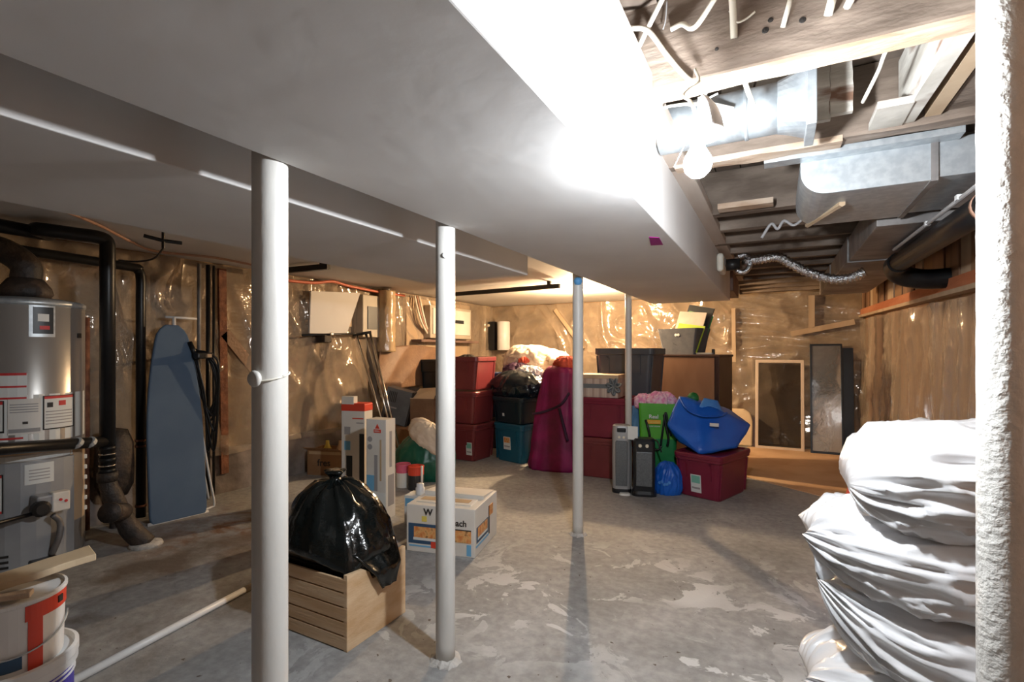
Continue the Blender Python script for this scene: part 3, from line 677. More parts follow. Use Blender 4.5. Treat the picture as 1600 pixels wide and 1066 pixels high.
for f in (.16, .27):
    p = Vector((0, 0, pix(168, 690, 3.25).z)).lerp(Vector(L0(ce_)), f); d = (Vector(L0(ce_))).normalized()
    MB().tube([p-d*.012+Vector((.01, 0, .004)), p+d*.012+Vector((.01, 0, .004))], .036, 14).build('clip', 'galv', br)
# cast iron trap at the floor
MB().tube([(0, 0, zb+.03), (0, 0, zb-.03)], .056, 18).build('hub', 'iron', t, smooth=True)
wy = flo(228, 852); wyl = Vector(L0(wy))
MB().tube(curve_pts([(0, 0, zb-.02), (.02, .01, zb-.10), tuple(wyl*.55+Vector((0, 0, .14))), tuple(wyl+Vector((0, 0, .01)))], 8), [.05]*8+[.056]*8+[.062]*9, 18).build('trap', 'iron', t, smooth=True)
q0 = Vector(L0(pix(185, 800, 3.15))); MB().tube([q0+Vector((-.06, .05, -.02)), q0, q0+Vector((.05, -.06, .02))], .055, 18).build('cleanout', 'iron', t, smooth=True)
MB().tube([q0+Vector((.048, -.058, .02)), q0+Vector((.066, -.078, .026))], .062, 18).build('cleanout_cap', 'iron', t, smooth=True)
MB().lathe([(.001, 0), (.10, 0), (.09, .02), (.06, .028), (.001, .03)], 20, Matrix.Translation((wyl.x, wyl.y, 0))).build('floor_flange', 'dust', t, smooth=True)
X_ = -4.43
PB = atX(220, 600, X_)
t = thing('thin_drain_pipe', 'slimmer black pipe turning down beside the ironing board', 'pipe', (PB.x, PB.y, 0))
z1 = atX(220, 425, X_).z
MB().tube(curve_pts([Vector((X_+.02, -.3, z1+.06))-Vector((PB.x, PB.y, 0)), Vector((X_+.01, 1.0, z1+.05))-Vector((PB.x, PB.y, 0)), (0, -.12, z1+.03), (0, -.02, z1+.01), (0, 0, z1-.06), (0, 0, z1-.2)], 8) + [Vector((0, 0, 0))], .034, 16).build('pipe', 'black_pipe', t, smooth=True)
for py in (688, 697, 790): 
    zz = atX(220, py, X_).z; MB().tube([(0, 0, zz-.008), (0, 0, zz+.008)], .039, 16).build('coupling', 'rust', t, smooth=True)
t = thing('gutter_strip', 'tan painted strip lying along the upper black pipe', 'wood strip', (0, 0, 0)) if False else None
# wall-side clutter between the pipes
tag(MB().tube([(-4.46, 1.76, 0), (-4.46, 1.76, 1.55)], .022, 12).build('copper_riser', 'rust', smooth=True), 'rust brown riser pipe against the wall behind the drain stack', 'pipe')
t = thing('wall_tank', 'dark round expansion tank low on the wall behind the pipes', 'tank', (-4.33, 1.88, .22))
MB().lathe([(.001, 0), (.08, .02), (.115, .10), (.12, .25), (.115, .40), (.08, .50), (.001, .52)], 26).build('shell', 'iron', t, smooth=True)
MB().lathe([(.001, -.22), (.03, -.22), (.03, .02), (.001, .03)], 12).build('stand', 'iron', t)

# ------------------------------------------------------------------ ironing board
bb_ = flo(280, 811); tp = pix(268, 508, 4.02)
t = thing('ironing_board', 'slate blue ironing board standing on end against the left wall', 'ironing board', bb_)
Lb = (tp-bb_).length
ux = Vector((.12, .99, 0)).normalized(); uz = (tp-bb_).normalized(); uy = uz.cross(ux).normalized(); ux = uy.cross(uz).normalized()
Rm = Matrix((ux, uy, uz)).transposed().to_4x4()
t.rotation_euler = Rm.to_euler()
def board_outline(n=40, s=1.0):
    P = []
    for i in range(n+1):
        f = i/n; wd = .20*(1-.0*f) if f < .35 else .20*(1 - ((f-.35)/.65)**2.1*.52)
        if f > .93: wd *= math.sqrt(max(0, 1-((f-.93)/.07)**2*.75))
        if f < .03: wd *= .93+.07*f/.03
        P.append((wd*s, f*Lb))
    return [(x, 0, z) for x, z in P] + [(-x, 0, z) for x, z in reversed(P)]
ol = board_outline()
MB().rings([[(x, -.016, z) for x, _, z in ol], [(x*1.0, .016, z) for x, _, z in ol]]).build('padded_cover', 'iron_cloth', t, bevel=.010)
MB().tube([(-.21, 0, .005), (.21, 0, .005)], .014, 10).build('foot_bar', 'iron_frame', t, smooth=True)
MB().tube([(-.03, .03, Lb+.07), (.20, .03, Lb+.07)], .010, 10).build('foot_bar', 'iron_frame', t, smooth=True)
MB().tube([(.03, .03, Lb+.07), (.03, .03, Lb-.1)], .014, 10).build('leg', 'iron_frame', t, smooth=True)
MB().tube(curve_pts([(.17, .04, .95), (.22, .06, .6), (.27, .08, .25), (.30, .09, .05), (.27, .09, .02), (.2, .05, .02)]), .009, 8).build('leg', 'iron_frame', t, smooth=True)
MB().tube([(.12, .04, 1.0), (.24, .05, .1)], .009, 8).build('leg', 'iron_frame', t, smooth=True)

# ------------------------------------------------------------------ wall pipes and hanging cords right of the board
for k, (px, r, m, lb) in enumerate(((325, .018, 'black_pipe', 'black thin pipe running up the wall next to the hanging cords'), (334, .012, 'dark_metal', 'thin dark conduit running up the wall next to the hanging cords'), (311, .016, 'galv_dull', 'grey pipe on the wall above the hanging cords'))):
    a = atX(px, 425, -4.40); tag(MB().tube([(a.x, a.y, .02 if k < 2 else 1.15), (a.x, a.y, 2.06)], r, 10).build('wall_pipe', m, smooth=True), lb, 'pipe')
t = thing('cord_bundle', 'bundle of black cords looped on a hook by the ironing board', 'cords', (0, 0, 0))
random.seed(5)
for k in range(7):
    a = pix(300+8*random.random(), 545+10*random.random(), 4.12); b = pix(332+10*random.random(), 566+10*random.random(), 4.15); c_ = pix(322+16*random.random(), 640+70*random.random(), 4.16)
    MB().tube(curve_pts([a, (a+b)/2+Vector((.03, 0, .03)), b, pix(342-4*random.random(), 610, 4.16), c_, pix(312+8*random.random(), 615, 4.14), a], 8), .009, 7).build('cord', 'black_pipe', t, smooth=True)
q = pix(318, 556, 4.10)
MB().box(q, (.07, .13, .05), None).build('plug_block', 'dark_metal', t, bevel=.012)
MB().tube([pix(296, 535, 4.1), pix(306, 556, 4.1)], .020, 8).build('plug', 'black_pipe', t, smooth=True)
MB().box(pix(326, 556, 4.06), (.03, .04, .03)).build('connector', 'ply', t, bevel=.006)
MB().tube([q, Vector((-4.42, q.y+.05, q.z+.02))], .012, 8).build('hook', 'dark_metal', t)

# ------------------------------------------------------------------ on the left wall: panel, meter, wrapped duct, breaker panel, tarp, rod
Xw = XL+.13
def wall_rect(px0, px1, y0, y1, X): a = atX(px0, y0, X); b = atX(px1, y1, X); return a.y, b.y, min(a.z, b.z), max(a.z, b.z)
ya, yb = atX(482, 480, Xw).y, atX(561, 480, Xw).y
p = [atX(484, 455, Xw), atX(561, 458, Xw), atX(540, 522, Xw), atX(482, 521, Xw)]
t = thing('wall_panel', 'blank cream board fixed on the wall under the red cable', 'board', (0, 0, 0))
MB().rings([p, [q+Vector((.02, 0, 0)) for q in p]]).build('board', 'drywall', t)
MB().bb(XL+.02, Xw, ya+.05, yb-.12, 1.60, 1.95).build('backing', 'ply', t)
y0_, y1_ = atX(563, 480, Xw).y, atX(592, 480, Xw).y
t = thing('meter_box', 'grey brown meter cabinet on the wall next to the cream board', 'electrical box', (0, 0, 0))
MB().bb(XL+.02, Xw+.04, y0_, y1_, 1.48, 2.0).build('case', 'panel_grey', t, bevel=.01); MB().bb(Xw+.04, Xw+.05, y0_+.08, y1_-.08, 1.58, 1.86).build('window', 'label_dark', t)
q = atX(604, 500, Xw+.06)
t = thing('wrapped_pipe', 'upright pipe wrapped in shiny tan plastic beside the breaker panel', 'pipe', (q.x, q.y, 1.30))
n = 26; rs = []
for i in range(40):
    z = .78*i/39
    rs.append([((.105+.012*ridge(math.cos(2*PI*j/n)*2.5, math.sin(2*PI*j/n)*2.5, z*5))*math.cos(2*PI*j/n), (.105+.012*ridge(math.cos(2*PI*j/n)*2.5, math.sin(2*PI*j/n)*2.5, z*5))*math.sin(2*PI*j/n), z) for j in range(n)])
M['wrap'] = pmat('wrap_plastic', (.50, .36, .21), rough=.18, spec=.8, bump=.2, bscale=30)
MB().rings(rs).build('wrap', 'wrap', t, smooth=True); MB().tube([(0, 0, 0), (0, 0, .80)], .06, 14).build('pipe', 'galv_dull', t)
y0_, y1_ = 5.78, 6.86; Xp = XL+.14
t = thing('breaker_panel', 'cream breaker panel with dark switches mounted on a wood backboard', 'electrical panel', (0, 0, 0))
MB().bb(XL+.02, Xp-.06, 5.40, 7.0, 1.18, 2.06).build('backboard', 'ply', t); MB().bb(Xp-.06, Xp+.06, y0_, y1_, 1.50, 1.98).build('case', 'panel_grey', t, bevel=.01)
dr = MB().bb(Xp+.06, Xp+.075, y0_+.05, y1_-.05, 1.56, 1.94).build('door', 'carton_white', t, bevel=.006)
MB().bb(Xp+.075, Xp+.085, y0_+.28, y1_-.25, 1.74, 1.79).build('switch_row', 'label_dark', dr); MB().bb(Xp+.075, Xp+.085, y0_+.28, y0_+.42, 1.62, 1.68).build('main_switch', 'label_dark', dr)
MB().bb(Xp-.06, Xp+.12, 5.5, 7.0, 1.44, 1.475).build('shelf_lip', 'brown_box', t)
for k in range(3):
    MB().tube(curve_pts([(Xp, 5.50+.05*k, 2.08), (Xp+.05, 5.50+.05*k, 1.9), (Xp+.05, 5.60+.04*k, 1.7), (Xp, y0_+.01, 1.56+.03*k)]), .014, 8).build('feed_cable', ['cable', 'tan_cable', 'cable'][k], t, smooth=True)
def f_tarp(u, v):
    y = 4.75+1.25*u; z = 1.34-.56*v + .05*math.sin(u*3)
    x = XL+.17+.035*ridge(u*2.2+v*.6, v*.7, 3)+.05*v*u
    return (x, y, z)
tag(MB().grid(40, 24, f_tarp).build('tarp', 'tarp', smooth=True, solid=.006), 'brown tarp sheet hanging on the wall below the wrapped pipe', 'tarp')
t = thing('wall_rod', 'dark metal rod on a bracket below the cream board', 'rod', (0, 0, 0))
a, b = atX(472, 524, XL+.22), atX(574, 521, XL+.22)
MB().tube([a, b], .012, 10).build('rod', 'dark_metal', t, smooth=True)
q = atX(510, 527, XL+.20); MB().bb(XL+.02, q.x+.03, q.y-.05, q.y+.05, q.z-.06, q.z+.03).build('bracket', 'iron', t, bevel=.008)
MB().box(atX(518, 522, XL+.25), (.03, .05, .03)).build('nut', 'chrome', t, bevel=.008)
# corner: black cabinet and white canister
q = atY(761, 523, YB-.16)
t = thing('black_wall_box', 'black metal box hung in the back corner beside a white canister', 'electrical box', (0, 0, 0))
MB().bb(q.x-.18, q.x+.18, YB-.20, YB-.10, 1.33, 1.84).build('case', 'heater_black', t, bevel=.01)
for k in (-.07, .06): MB().lathe([(.001, 0), (.022, 0), (.022, .01), (.001, .012)], 12, Matrix.Translation((q.x+k, YB-.20, 1.77)) @ Matrix.Rotation(PI/2, 4, 'X')).build('indicator', 'knob', t)
MB().bb(q.x-.05, q.x+.05, YB-.10, YB, 1.5, 1.6).build('mount', 'dark_metal', t)
q = atY(787, 523, YB-.20)
t = thing('white_canister', 'white upright canister fixed to the back wall beside the black box', 'canister', (q.x, YB-.20, 1.33))
MB().lathe([(.001, 0), (.105, 0), (.112, .01), (.112, .49), (.10, .50), (.001, .505)], 26).build('body', 'white_plastic', t, smooth=True)
MB().bb(-.03, .03, .08, .2, .2, .3).build('mount', 'dark_metal', t)

# ------------------------------------------------------------------ floor pieces, left foreground
a, b = flo(88, 1085), flo(414, 910)
t = thing('floor_pipe', 'white plastic pipe lying across the concrete floor', 'pipe', (0, 0, 0))
MB().tube([a+Vector((0, 0, .017)), b+Vector((0, 0, .017))], .017, 14).build('pipe', 'white_plastic', t, smooth=True)
d = (b-a).normalized(); MB().tube([b+Vector((0, 0, .017))-d*.14, b+Vector((0, 0, .017))+d*.02], .0175, 14).build('worn_end', 'foam', t, smooth=True)
q = pix(14, 900, 1.50)
t = thing('plastic_pail', 'large white plastic pail with blue print standing on the floor', 'bucket', (q.x, q.y, 0))
MB().lathe([(.001, 0), (.132, 0), (.136, .01), (.147, .33), (.158, .335), (.158, .355), (.160, .36), (.160, .385), (.150, .388), (.146, .372), (.001, .372)], 44).build('body', 'white_plastic', t, smooth=False)
fa = math.atan2(-q.y, -q.x)
MB().patch(.1445, fa-.6, fa+1.6, .10, .325, 16, .003).build('printed_band', 'purple_print', t)
for z in (.30, .315): MB().lathe([(.146, z), (.152, z+.003), (.146, z+.008)], 40, cap=False).build('rib', 'white_plastic', t)
t = thing('paint_can', 'smaller white paint pail with red bands set on the large pail', 'bucket', (q.x+.005, q.y+.0, .372))
MB().lathe([(.001, 0), (.118, 0), (.121, .006), (.126, .195), (.131, .198), (.131, .208), (.124, .210), (.122, .200), (.001, .200)], 40).build('body', 'white_plastic', t)
MB().patch(.1235, fa+.30, fa+.58, .0, .15, 8, .003).build('red_band', 'red_print', t)
MB().patch(.1245, fa+.25, fa+1.45, .150, .194, 12, .003).build('red_corner', 'red_print', t)
MB().patch(.1275, fa+.95, fa+1.1, .165, .185, 4, .003).build('badge', 'ink', t)
MB().patch(.1225, fa-.5, fa+.2, .02, .06, 6, .003).build('printed_drop', 'ink_blue', t)
MB().tube([(.130*math.cos(fa+a_), .130*math.sin(fa+a_), .13-.07*math.cos(a_*.9)) for a_ in [-1.5+3.0*i/20 for i in range(21)]], .0025, 6).build('bail_handle', 'galv', t, smooth=True)
def scrap(label, p0, p1, wd, th, mat, name='wood_scrap'):
    d = (p1-p0); L_ = d.length; s = Vector((-d.y, d.x, 0)).normalized()*wd/2; rs = []
    for i in range(13):
        f = i/12; c_ = p0.lerp(p1, f); e_ = .006*nz(f*5, L_, 2); s_ = s*(1+.18*nz(f*4, L_, 7))
        rs.append([c_-s_+Vector((0, 0, e_)), c_+s_+Vector((0, 0, e_*.5)), c_+s_+Vector((0, 0, th)), c_-s_+Vector((0, 0, th+e_))])
    return tag(MB().rings(rs).build(name, mat, bevel=.003), label, 'wood scrap')
zt = .584
scrap('rough pale wood scrap laid across the paint pail, pointing to the heater', Vector((q.x-.05, q.y-.10, zt)), Vector((q.x+.02, q.y+.20, zt+.035)), .11, .022, 'foam')
scrap('narrow wood stick laid across the paint pail rim', Vector((q.x-.02, q.y-.16, zt-.002)), Vector((q.x+.10, q.y+.02, zt-.002)), .035, .016, 'raw_edge')

# ------------------------------------------------------------------ crate with the black rubbish bag
t = thing('wooden_crate', 'open slatted pine crate holding a black rubbish bag', 'crate', (-1.92, 1.76, 0))
CW, CD, CH = .56, .385, .32
for s in (-1, 1):
    for k in range(5):
        MB().box((0, s*(CD/2-.006), .033+k*.0625), (CW-.006, .011, .056)).build('slat', 'crate', t, bevel=.0015)
def end_panel(x):
    P = [(-CD/2+.001, 0), (CD/2-.001, 0), (CD/2-.001, CH+.012), (CD/2-.10, CH+.002), (CD/2-.135, CH-.02), (CD/2-.155, CH-.06), (-CD/2+.155, CH-.06), (-CD/2+.135, CH-.02), (-CD/2+.10, CH+.002), (-CD/2+.001, CH+.012)]
    return MB().rings([[(x-.011, y, z) for y, z in P], [(x+.011, y, z) for y, z in P]]).build('end_board', 'crate', t, bevel=.002)
end_panel(CW/2-.011); end_panel(-CW/2+.011)
for k in range(4): MB().box((0, -CD/2+.06+k*.088, .008), (CW-.04, .075, .012)).build('bottom_slat', 'crate', t)

def rubbish(name, mat, loc, rad, seed, label, cat, knot=True, lean=(0, 0), amp=.07, nu=88, nv=56, folds=7, group=None, flat=-.55, clampbox=None):
    t = thing(name, label, cat, loc, group=group)
    mb = MB(); rs = []
    for j in range(nv+1):
        v = j/nv; th = PI*(1-v)
        ring = []
        for i in range(nu):
            ph = 2*PI*i/nu
            x, y, z = math.sin(th)*math.cos(ph), math.sin(th)*math.sin(ph), math.cos(th)
            tw = ph + .5*v*math.sin(seed)
            d = amp*(max(0, ridge(math.cos(tw)*folds*.35, math.sin(tw)*folds*.35, z*.8+seed))**2 - .3) + amp*.45*max(0, ridge(x*3.1, y*3.1, z*2.2+seed+9))**3 + amp*.5*nz(x*1.6, y*1.6, z*1.6+seed)
            d += amp*.18*ridge(x*7, y*7, z*5+seed)
            d *= min(1, math.sin(th)*2.5+.15)
            z2 = max(z, flat+.03*nz(x*3, y*3, seed))
            qx, qy, qz = rad[0]*x*(1+d)+lean[0]*max(0, z2)*rad[2], rad[1]*y*(1+d)+lean[1]*max(0, z2)*rad[2], rad[2]*(z2*(1+d*.6)-flat)
            if clampbox:
                bx_, by_, bz_ = clampbox; g = max(0, min(1, (qz-bz_)/.10)); lx = bx_+(.12*g if qx < 0 else .06*g); ly = by_+.09*g
                qx = max(-lx, min(lx, qx)); qy = max(-ly, min(ly, qy))
            ring.append((qx, qy, qz))
        rs.append(ring)
    mb.rings(rs); mb.build('sack' if knot else 'cloth', mat, t, smooth=True)
    if knot:
        zt = rad[2]*(1-flat); bx, by = lean[0]*rad[2], lean[1]*rad[2]; k = MB(); R2 = []
        for j, (r, z) in enumerate(((.10, -.045), (.062, -.012), (.038, .006), (.03, .016), (.045, .030), (.062, .044), (.048, .052), (.01, .048))):
            R2.append([(bx+r*rad[0]*2.6*(1+.35*math.sin(i*2.1+seed)*(j > 2))*math.cos(2*PI*i/16), by+r*rad[0]*2.6*(1+.35*math.sin(i*2.1+seed)*(j > 2))*math.sin(2*PI*i/16), zt+z) for i in range(16)])
        k.rings(R2).build('knot', mat, t, smooth=True)
    return t
tb = rubbish('rubbish_bag', 'black_bag', (-1.91, 1.77, .018), (.30, .255, .415), 2.3, 'bulging shiny black rubbish bag sitting in the wooden crate', 'rubbish bag', lean=(-.10, .04), amp=.085, clampbox=(.245, .172, .30))
# flap of the bag hanging over the crate end
def f_flap(u, v):
    y = -.17+.34*u; w_ = 1-.75*v
    x = .17+.13*min(1, v*1.5)+.012*ridge(u*2, v*2, 4)
    z = .37-.02*v if v < .3 else .364-(v-.3)*.24
    return (x, y*w_+.02*v, z)
MB().grid(20, 20, f_flap).build('flap', 'black_bag', tb, smooth=True, solid=.01)

# ------------------------------------------------------------------ cartons
def printed_box(name, label, corner, ex, ey, h, mat, cat='box', group=None):
    """corner: floor corner nearest camera, ex: unit dir & length of front edge (to the left), ey: receding edge"""
    t = thing(name, label, cat, corner, math.atan2(ex.y, ex.x), group)
    return t
# white fruit carton beside the second post
A = flo(742, 873); Bq = flo(633, 860); Cq = flo(783, 830)
ex = (A-Bq); Wc = .475; rz = math.atan2(ex.y, ex.x); Dc = .46; Hc = .305
t = thing('fruit_carton', 'white fruit carton with orange pictures beside the white post', 'box', (A.x, A.y, 0), rz)
# local: x from -Wc..0 along front, y 0..Dc back
MB().bb(-Wc, 0, 0, Dc, 0, Hc).build('body', 'carton_white', t, bevel=.004)
MB().bb(-Wc+.04, -.05, .06, Dc*.42, Hc-.004, Hc+.006).build('flap', 'carton_white', t, bevel=.003)
MB().add([(-Wc+.02, Dc*.5, Hc), (-.02, Dc*.5, Hc), (-.02, Dc-.01, Hc), (-Wc+.02, Dc-.01, Hc), (-Wc+.02, Dc*.5, Hc+.03), (-.02, Dc*.5, Hc+.022), (-.02, Dc-.01, Hc+.006), (-Wc+.02, Dc-.01, Hc+.006)], [(3, 2, 1, 0), (4, 5, 6, 7), (0, 1, 5, 4), (1, 2, 6, 5), (2, 3, 7, 6), (3, 0, 4, 7)]).build('flap', 'carton_white', t)
MB().bb(-Wc+.05, -.08, .10, .17, Hc+.003, Hc+.0075).build('hand_slot', 'carton_tan', t)
def fpanel(x0, x1, z0, z1, mat, nm='print', th=.0015): return MB().bb(x0, x1, -th, .001, z0, z1).build(nm, mat, t)
fpanel(-Wc+.015, -.22, .055, .185, 'ink_blue', 'window_print'); fpanel(-Wc+.055, -.22, .095, .165, 'fruit', 'fruit_picture', .003); fpanel(-Wc+.05, -.22, .078, .095, 'label_white', 'print_strip', .003)
fpanel(-.21, -.025, .09, .165, 'fruit', 'fruit_picture', .003); fpanel(-.24, -.025, .155, .172, 'ink', 'print_strip', .0025)
fpanel(-Wc+.02, -.25, .035, .045, 'sky_blue', 'print_strip', .002); fpanel(-.055, -.025, .01, .08, 'sky_blue', 'print_strip', .002)
fpanel(-Wc+.11, -Wc+.145, .20, .235, 'yellow', 'badge', .002); fpanel(-.30, -.24, .035, .075, 'red_print', 'badge', .0035)
lettering('W', .06, 'ink', t, (-.32, -.0025, .262), (PI/2, 0, 0), bold=.0015)
lettering("on's", .05, 'ink', t, (-.175, -.0025, .25), (PI/2, 0, 0), bold=.0012)
lettering('each', .055, 'ink', t, (-.105, -.0025, .21), (PI/2, 0, 0), bold=.0012)
def spanel(y0, y1, z0, z1, mat, nm='print', th=.0015): return MB().bb(-.001, th, y0, y1, z0, z1).build(nm, mat, t)
spanel(.03, .26, .08, .18, 'ink_blue', 'window_print'); spanel(.05, .24, .115, .175, 'fruit', 'fruit_picture', .003); spanel(.05, .24, .098, .112, 'label_white', 'print_strip', .003); spanel(.27, .29, .06, .25, 'ink', 'print_strip', .002)
spanel(.28, .36, .18, .25, 'fruit', 'fruit_picture', .003); spanel(.02, .27, .055, .068, 'sky_blue', 'print_strip', .002)

# tall white vacuum cartons
q = flo(590, 812)
t = thing('tall_carton', 'tall narrow white carton with a red triangle logo', 'box', (q.x, q.y, 0), math.radians(8))
MB().bb(-.105, .075, 0, .13, 0, .775).build('body', 'carton_white', t, bevel=.003)
def tp_(x0, x1, z0, z1, mat, nm='print', th=.0015): return MB().bb(x0, x1, -th, .001, z0, z1).build(nm, mat, t)
tp_(-.10, -.01, .22, .34, 'sky_blue', 'picture'); tp_(-.03, .0, .22, .50, 'ink_grey', 'picture', .002); tp_(-.10, .07, .02, .21, 'label_white', 'print_field')
for z in (.62, .56): MB().lathe([(.001, 0), (.022, 0), (.022, .0015), (.001, .0015)], 16, Matrix.Translation((-.07, -.0005, z)) @ Matrix.Rotation(PI/2, 4, 'X')).build('round_picture', 'ink_grey', t)
MB().rings([[(-.022, y_, .705), (.018, y_, .705), (-.002, y_, .742)] for y_ in (.001, -.0025)]).build('logo_triangle', 'red_print', t)
tp_(-.035, .03, .672, .698, 'red_print', 'logo_bar', .0015); lettering('BISSELL', .015, 'label_white', t, (-.0025, -.0025, .685), (PI/2, 0, 0))
lettering('CrossWave' if False else '', .01, 'ink', t, (0, 0, 0), (0, 0, 0)) if False else None
tp_(.02, .035, .30, .62, 'carton_tan', 'text_strip')
MB().bb(.0749, .0765, .03, .11, .10, .34).build('picture', 'ink_grey', t)
MB().bb(.0749, .0765, .05, .08, .40, .68).build('text_strip', 'ink_grey', t)
q = pix(560, 770, 4.45); q.z = 0
t = thing('tall_carton', 'tall white carton with red top flaps behind the rubbish bag', 'box', (q.x, q.y, 0), math.radians(14))
MB().bb(-.17, .06, 0, .14, 0, .80).build('body', 'carton_white', t, bevel=.003)
MB().bb(-.172, .062, -.002, .142, .77, .83).build('red_sleeve', 'red_print', t, bevel=.003)
MB().bb(-.165, -.045, -.004, .06, .83, .90).build('flap', 'carton_white', t, bevel=.002); MB().bb(-.16, .058, .0, .135, .828, .84).build('top', 'red_print', t)
def tp2(x0, x1, z0, z1, mat, nm='picture', th=.002): return MB().bb(x0, x1, -th, .001, z0, z1).build(nm, mat, t)
tp2(-.14, -.08, .56, .63, 'ink_grey'); tp2(-.14, -.08, .42, .50, 'sky_blue'); tp2(-.12, -.06, .18, .37, 'label_dark'); tp2(.01, .058, .10, .57, 'label_dark'); tp2(-.06, .05, .70, .71, 'red_print', 'text_strip'); tp2(-.02, .05, .66, .67, 'ink_grey', 'text_strip')
# brown open carton at the wall
q = flo(508, 743)
t = thing('open_carton', 'open brown cardboard carton low against the plastic-covered wall', 'box', (q.x, q.y, 0), math.radians(18))
for c_, d_ in (((-.0, 0, .13), (.40, .012, .26)), ((0, .28, .13), (.40, .012, .26)), ((-.194, .14, .13), (.012, .28, .26)), ((.194, .14, .13), (.012, .28, .26))): MB().box(c_, d_).build('side', 'carton_brown', t)
MB().box((0, .14, .006), (.39, .28, .012)).build('bottom', 'carton_brown', t)
MB().box((0, -.004, .235), (.36, .014, .03)).build('slot_edge', 'carton_tan', t)
MB().add([(-.2, -.006, .26), (.2, -.006, .26), (.2, -.09, .30), (-.2, -.09, .30), (-.2, -.006, .264), (.2, -.006, .264), (.2, -.09, .305), (-.2, -.09, .305)], [(3, 2, 1, 0), (4, 5, 6, 7), (0, 1, 5, 4), (1, 2, 6, 5), (2, 3, 7, 6), (3, 0, 4, 7)]).build('flap', 'carton_brown', t)
lettering('fres', .10, 'ink', t, (-.01, -.0075, .13), (PI/2, 0, 0), bold=.002)
for k, px in enumerate((498, 508)):
    p = flo(px, 742); tag(MB().lathe([(.001, .02), (.045, .025), (.05, .06), (.05, .24), (.02, .30), (.018, .34), (.001, .34)], 18, Matrix.Translation((q.x-.10+.13*k, q.y+.12+.06*k, 0))).build('bottle', ['yellow', 'ply'][k], smooth=True), ['yellow bottle standing in the open brown carton', 'tan bottle standing in the open brown carton'][k], 'bottle')

# folded metal stand leaning on the wall
t = thing('folding_stand', 'folded chrome metal stand leaning against the wall', 'folding stand', (0, 0, 0))
for (a0, b0), (a1, b1), nm in (((556, 521), (600, 668), 'rail'), ((571, 519), (610, 668), 'rail'), ((578, 519), (616, 668), 'rail')):
    top_ = pix(a0, b0, 5.75); lo_ = pix(a1, b1, 5.6); d = (lo_-top_); lo2 = top_ + d*((top_.z-.01)/(top_.z-lo_.z))
    MB().tube([top_, lo2], .014, 10).build(nm, 'chrome', t, smooth=True)
MB().tube([pix(552, 524, 5.75), pix(580, 519, 5.74)], .016, 10).build('cross_bar', 'dark_metal', t, smooth=True)
MB().lathe([(.001, -.02), (.018, -.02), (.018, .02), (.001, .02)], 12, Matrix.Translation(pix(601, 617, 5.655))).build('joint', 'chrome', t)

# grey printed carton and tan flap carton, stacked on a hidden brown one
q = flo(640, 735); q.y += .44; q.x -= .42
tag(MB().bb(-.36, .36, -.2, .28, 0, .40).build('base_carton', 'carton_brown', bevel=.004), 'brown carton under the tilted grey carton', 'box').location = (q.x, q.y, 0)
t = thing('grey_carton', 'tilted dark grey printed carton against the brown tarp', 'box', (q.x-.14, q.y-.05, .415), math.radians(20), ry=math.radians(14))
MB().bb(-.17, .17, -.06, .12, .02, .44).build('body', 'carton_grey', t, bevel=.004)
for k in range(5): MB().bb(-.13+.022*k, -.12+.022*k, -.063, -.06, .27, .40).build('text_strip', 'ink', t)
MB().bb(-.14, .0, -.063, -.06, .20, .215).build('text_strip', 'ink_grey', t); MB().bb(-.13, -.05, -.063, -.06, .06, .15).build('picture', 'ink', t); MB().bb(.15, .172, -.062, .122, .02, .445).build('edge_strip', 'ink', t)
t = thing('flap_carton', 'tan carton with raised flap behind the cream bundle', 'box', (q.x+.20, q.y+.10, .40), math.radians(15))
MB().bb(-.14, .16, -.10, .14, 0, .34).build('body', 'tarp', t, bevel=.004)
MB().add([(-.14, -.10, .34), (.16, -.10, .34), (.16, .10, .46), (-.10, .10, .44), (-.14, -.10, .345), (.16, -.10, .345), (.16, .10, .466), (-.10, .10, .446)], [(3, 2, 1, 0), (4, 5, 6, 7), (0, 1, 5, 4), (1, 2, 6, 5), (2, 3, 7, 6), (3, 0, 4, 7)]).build('flap', 'foam', t)
# dark green bag and cream bundle
q = flo(655, 748)
rubbish('green_sack', 'green_poly', (q.x, q.y+.10, 0), (.33, .27, .30), 6.1, 'dark green plastic sack slumped beside the tall white carton', 'sack', knot=False, amp=.06)
t = rubbish('cloth_bundle', 'cream_rag', (q.x+.06, q.y+.02, .36), (.26, .12, .15), 8.8, 'cream cloth bundle lying over the dark green sack', 'cloth', knot=False, amp=.10)
t.rotation_euler = (0, math.radians(24), math.radians(-8))
# small cans and carton
def can(px, py, r, h, body, topm, label):
    p = flo(px, py); t = thing('paint_tin', label, 'tin', (p.x, p.y, 0))
    MB().lathe([(.001, 0), (r, 0), (r, h*.62), (r*.98, h*.64)], 24).build('body', body, t, smooth=False)
    MB().lathe([(r*1.0, h*.63), (r*1.0, h*.94), (r*1.04, h*.95), (r*1.04, h), (r*.9, h), (r*.88, h*.97), (.001, h*.97)], 24).build('upper_band', topm, t)
    return t
can(630, 760, .068, .22, 'label_white', 'pink_print', 'small tin with white body and crimson band beside the tall carton')
t = can(650, 764, .075, .22, 'label_dark', 'red_print', 'small dark tin with red top beside the green sack')
MB().tube([(.085, -.02, 0), (.085, -.02, .23)], .011, 8).build('handle', 'white_plastic', t, smooth=True)
q = flo(652, 822)
t = thing('small_carton', 'small white and blue carton behind the fruit carton', 'box', (q.x, q.y, 0), math.radians(10))
MB().bb(-.11, .10, 0, .14, 0, .22).build('body', 'label_white', t, bevel=.003); MB().bb(-.10, .09, -.002, .001, .14, .20).build('blue_panel', 'sky_blue', t)
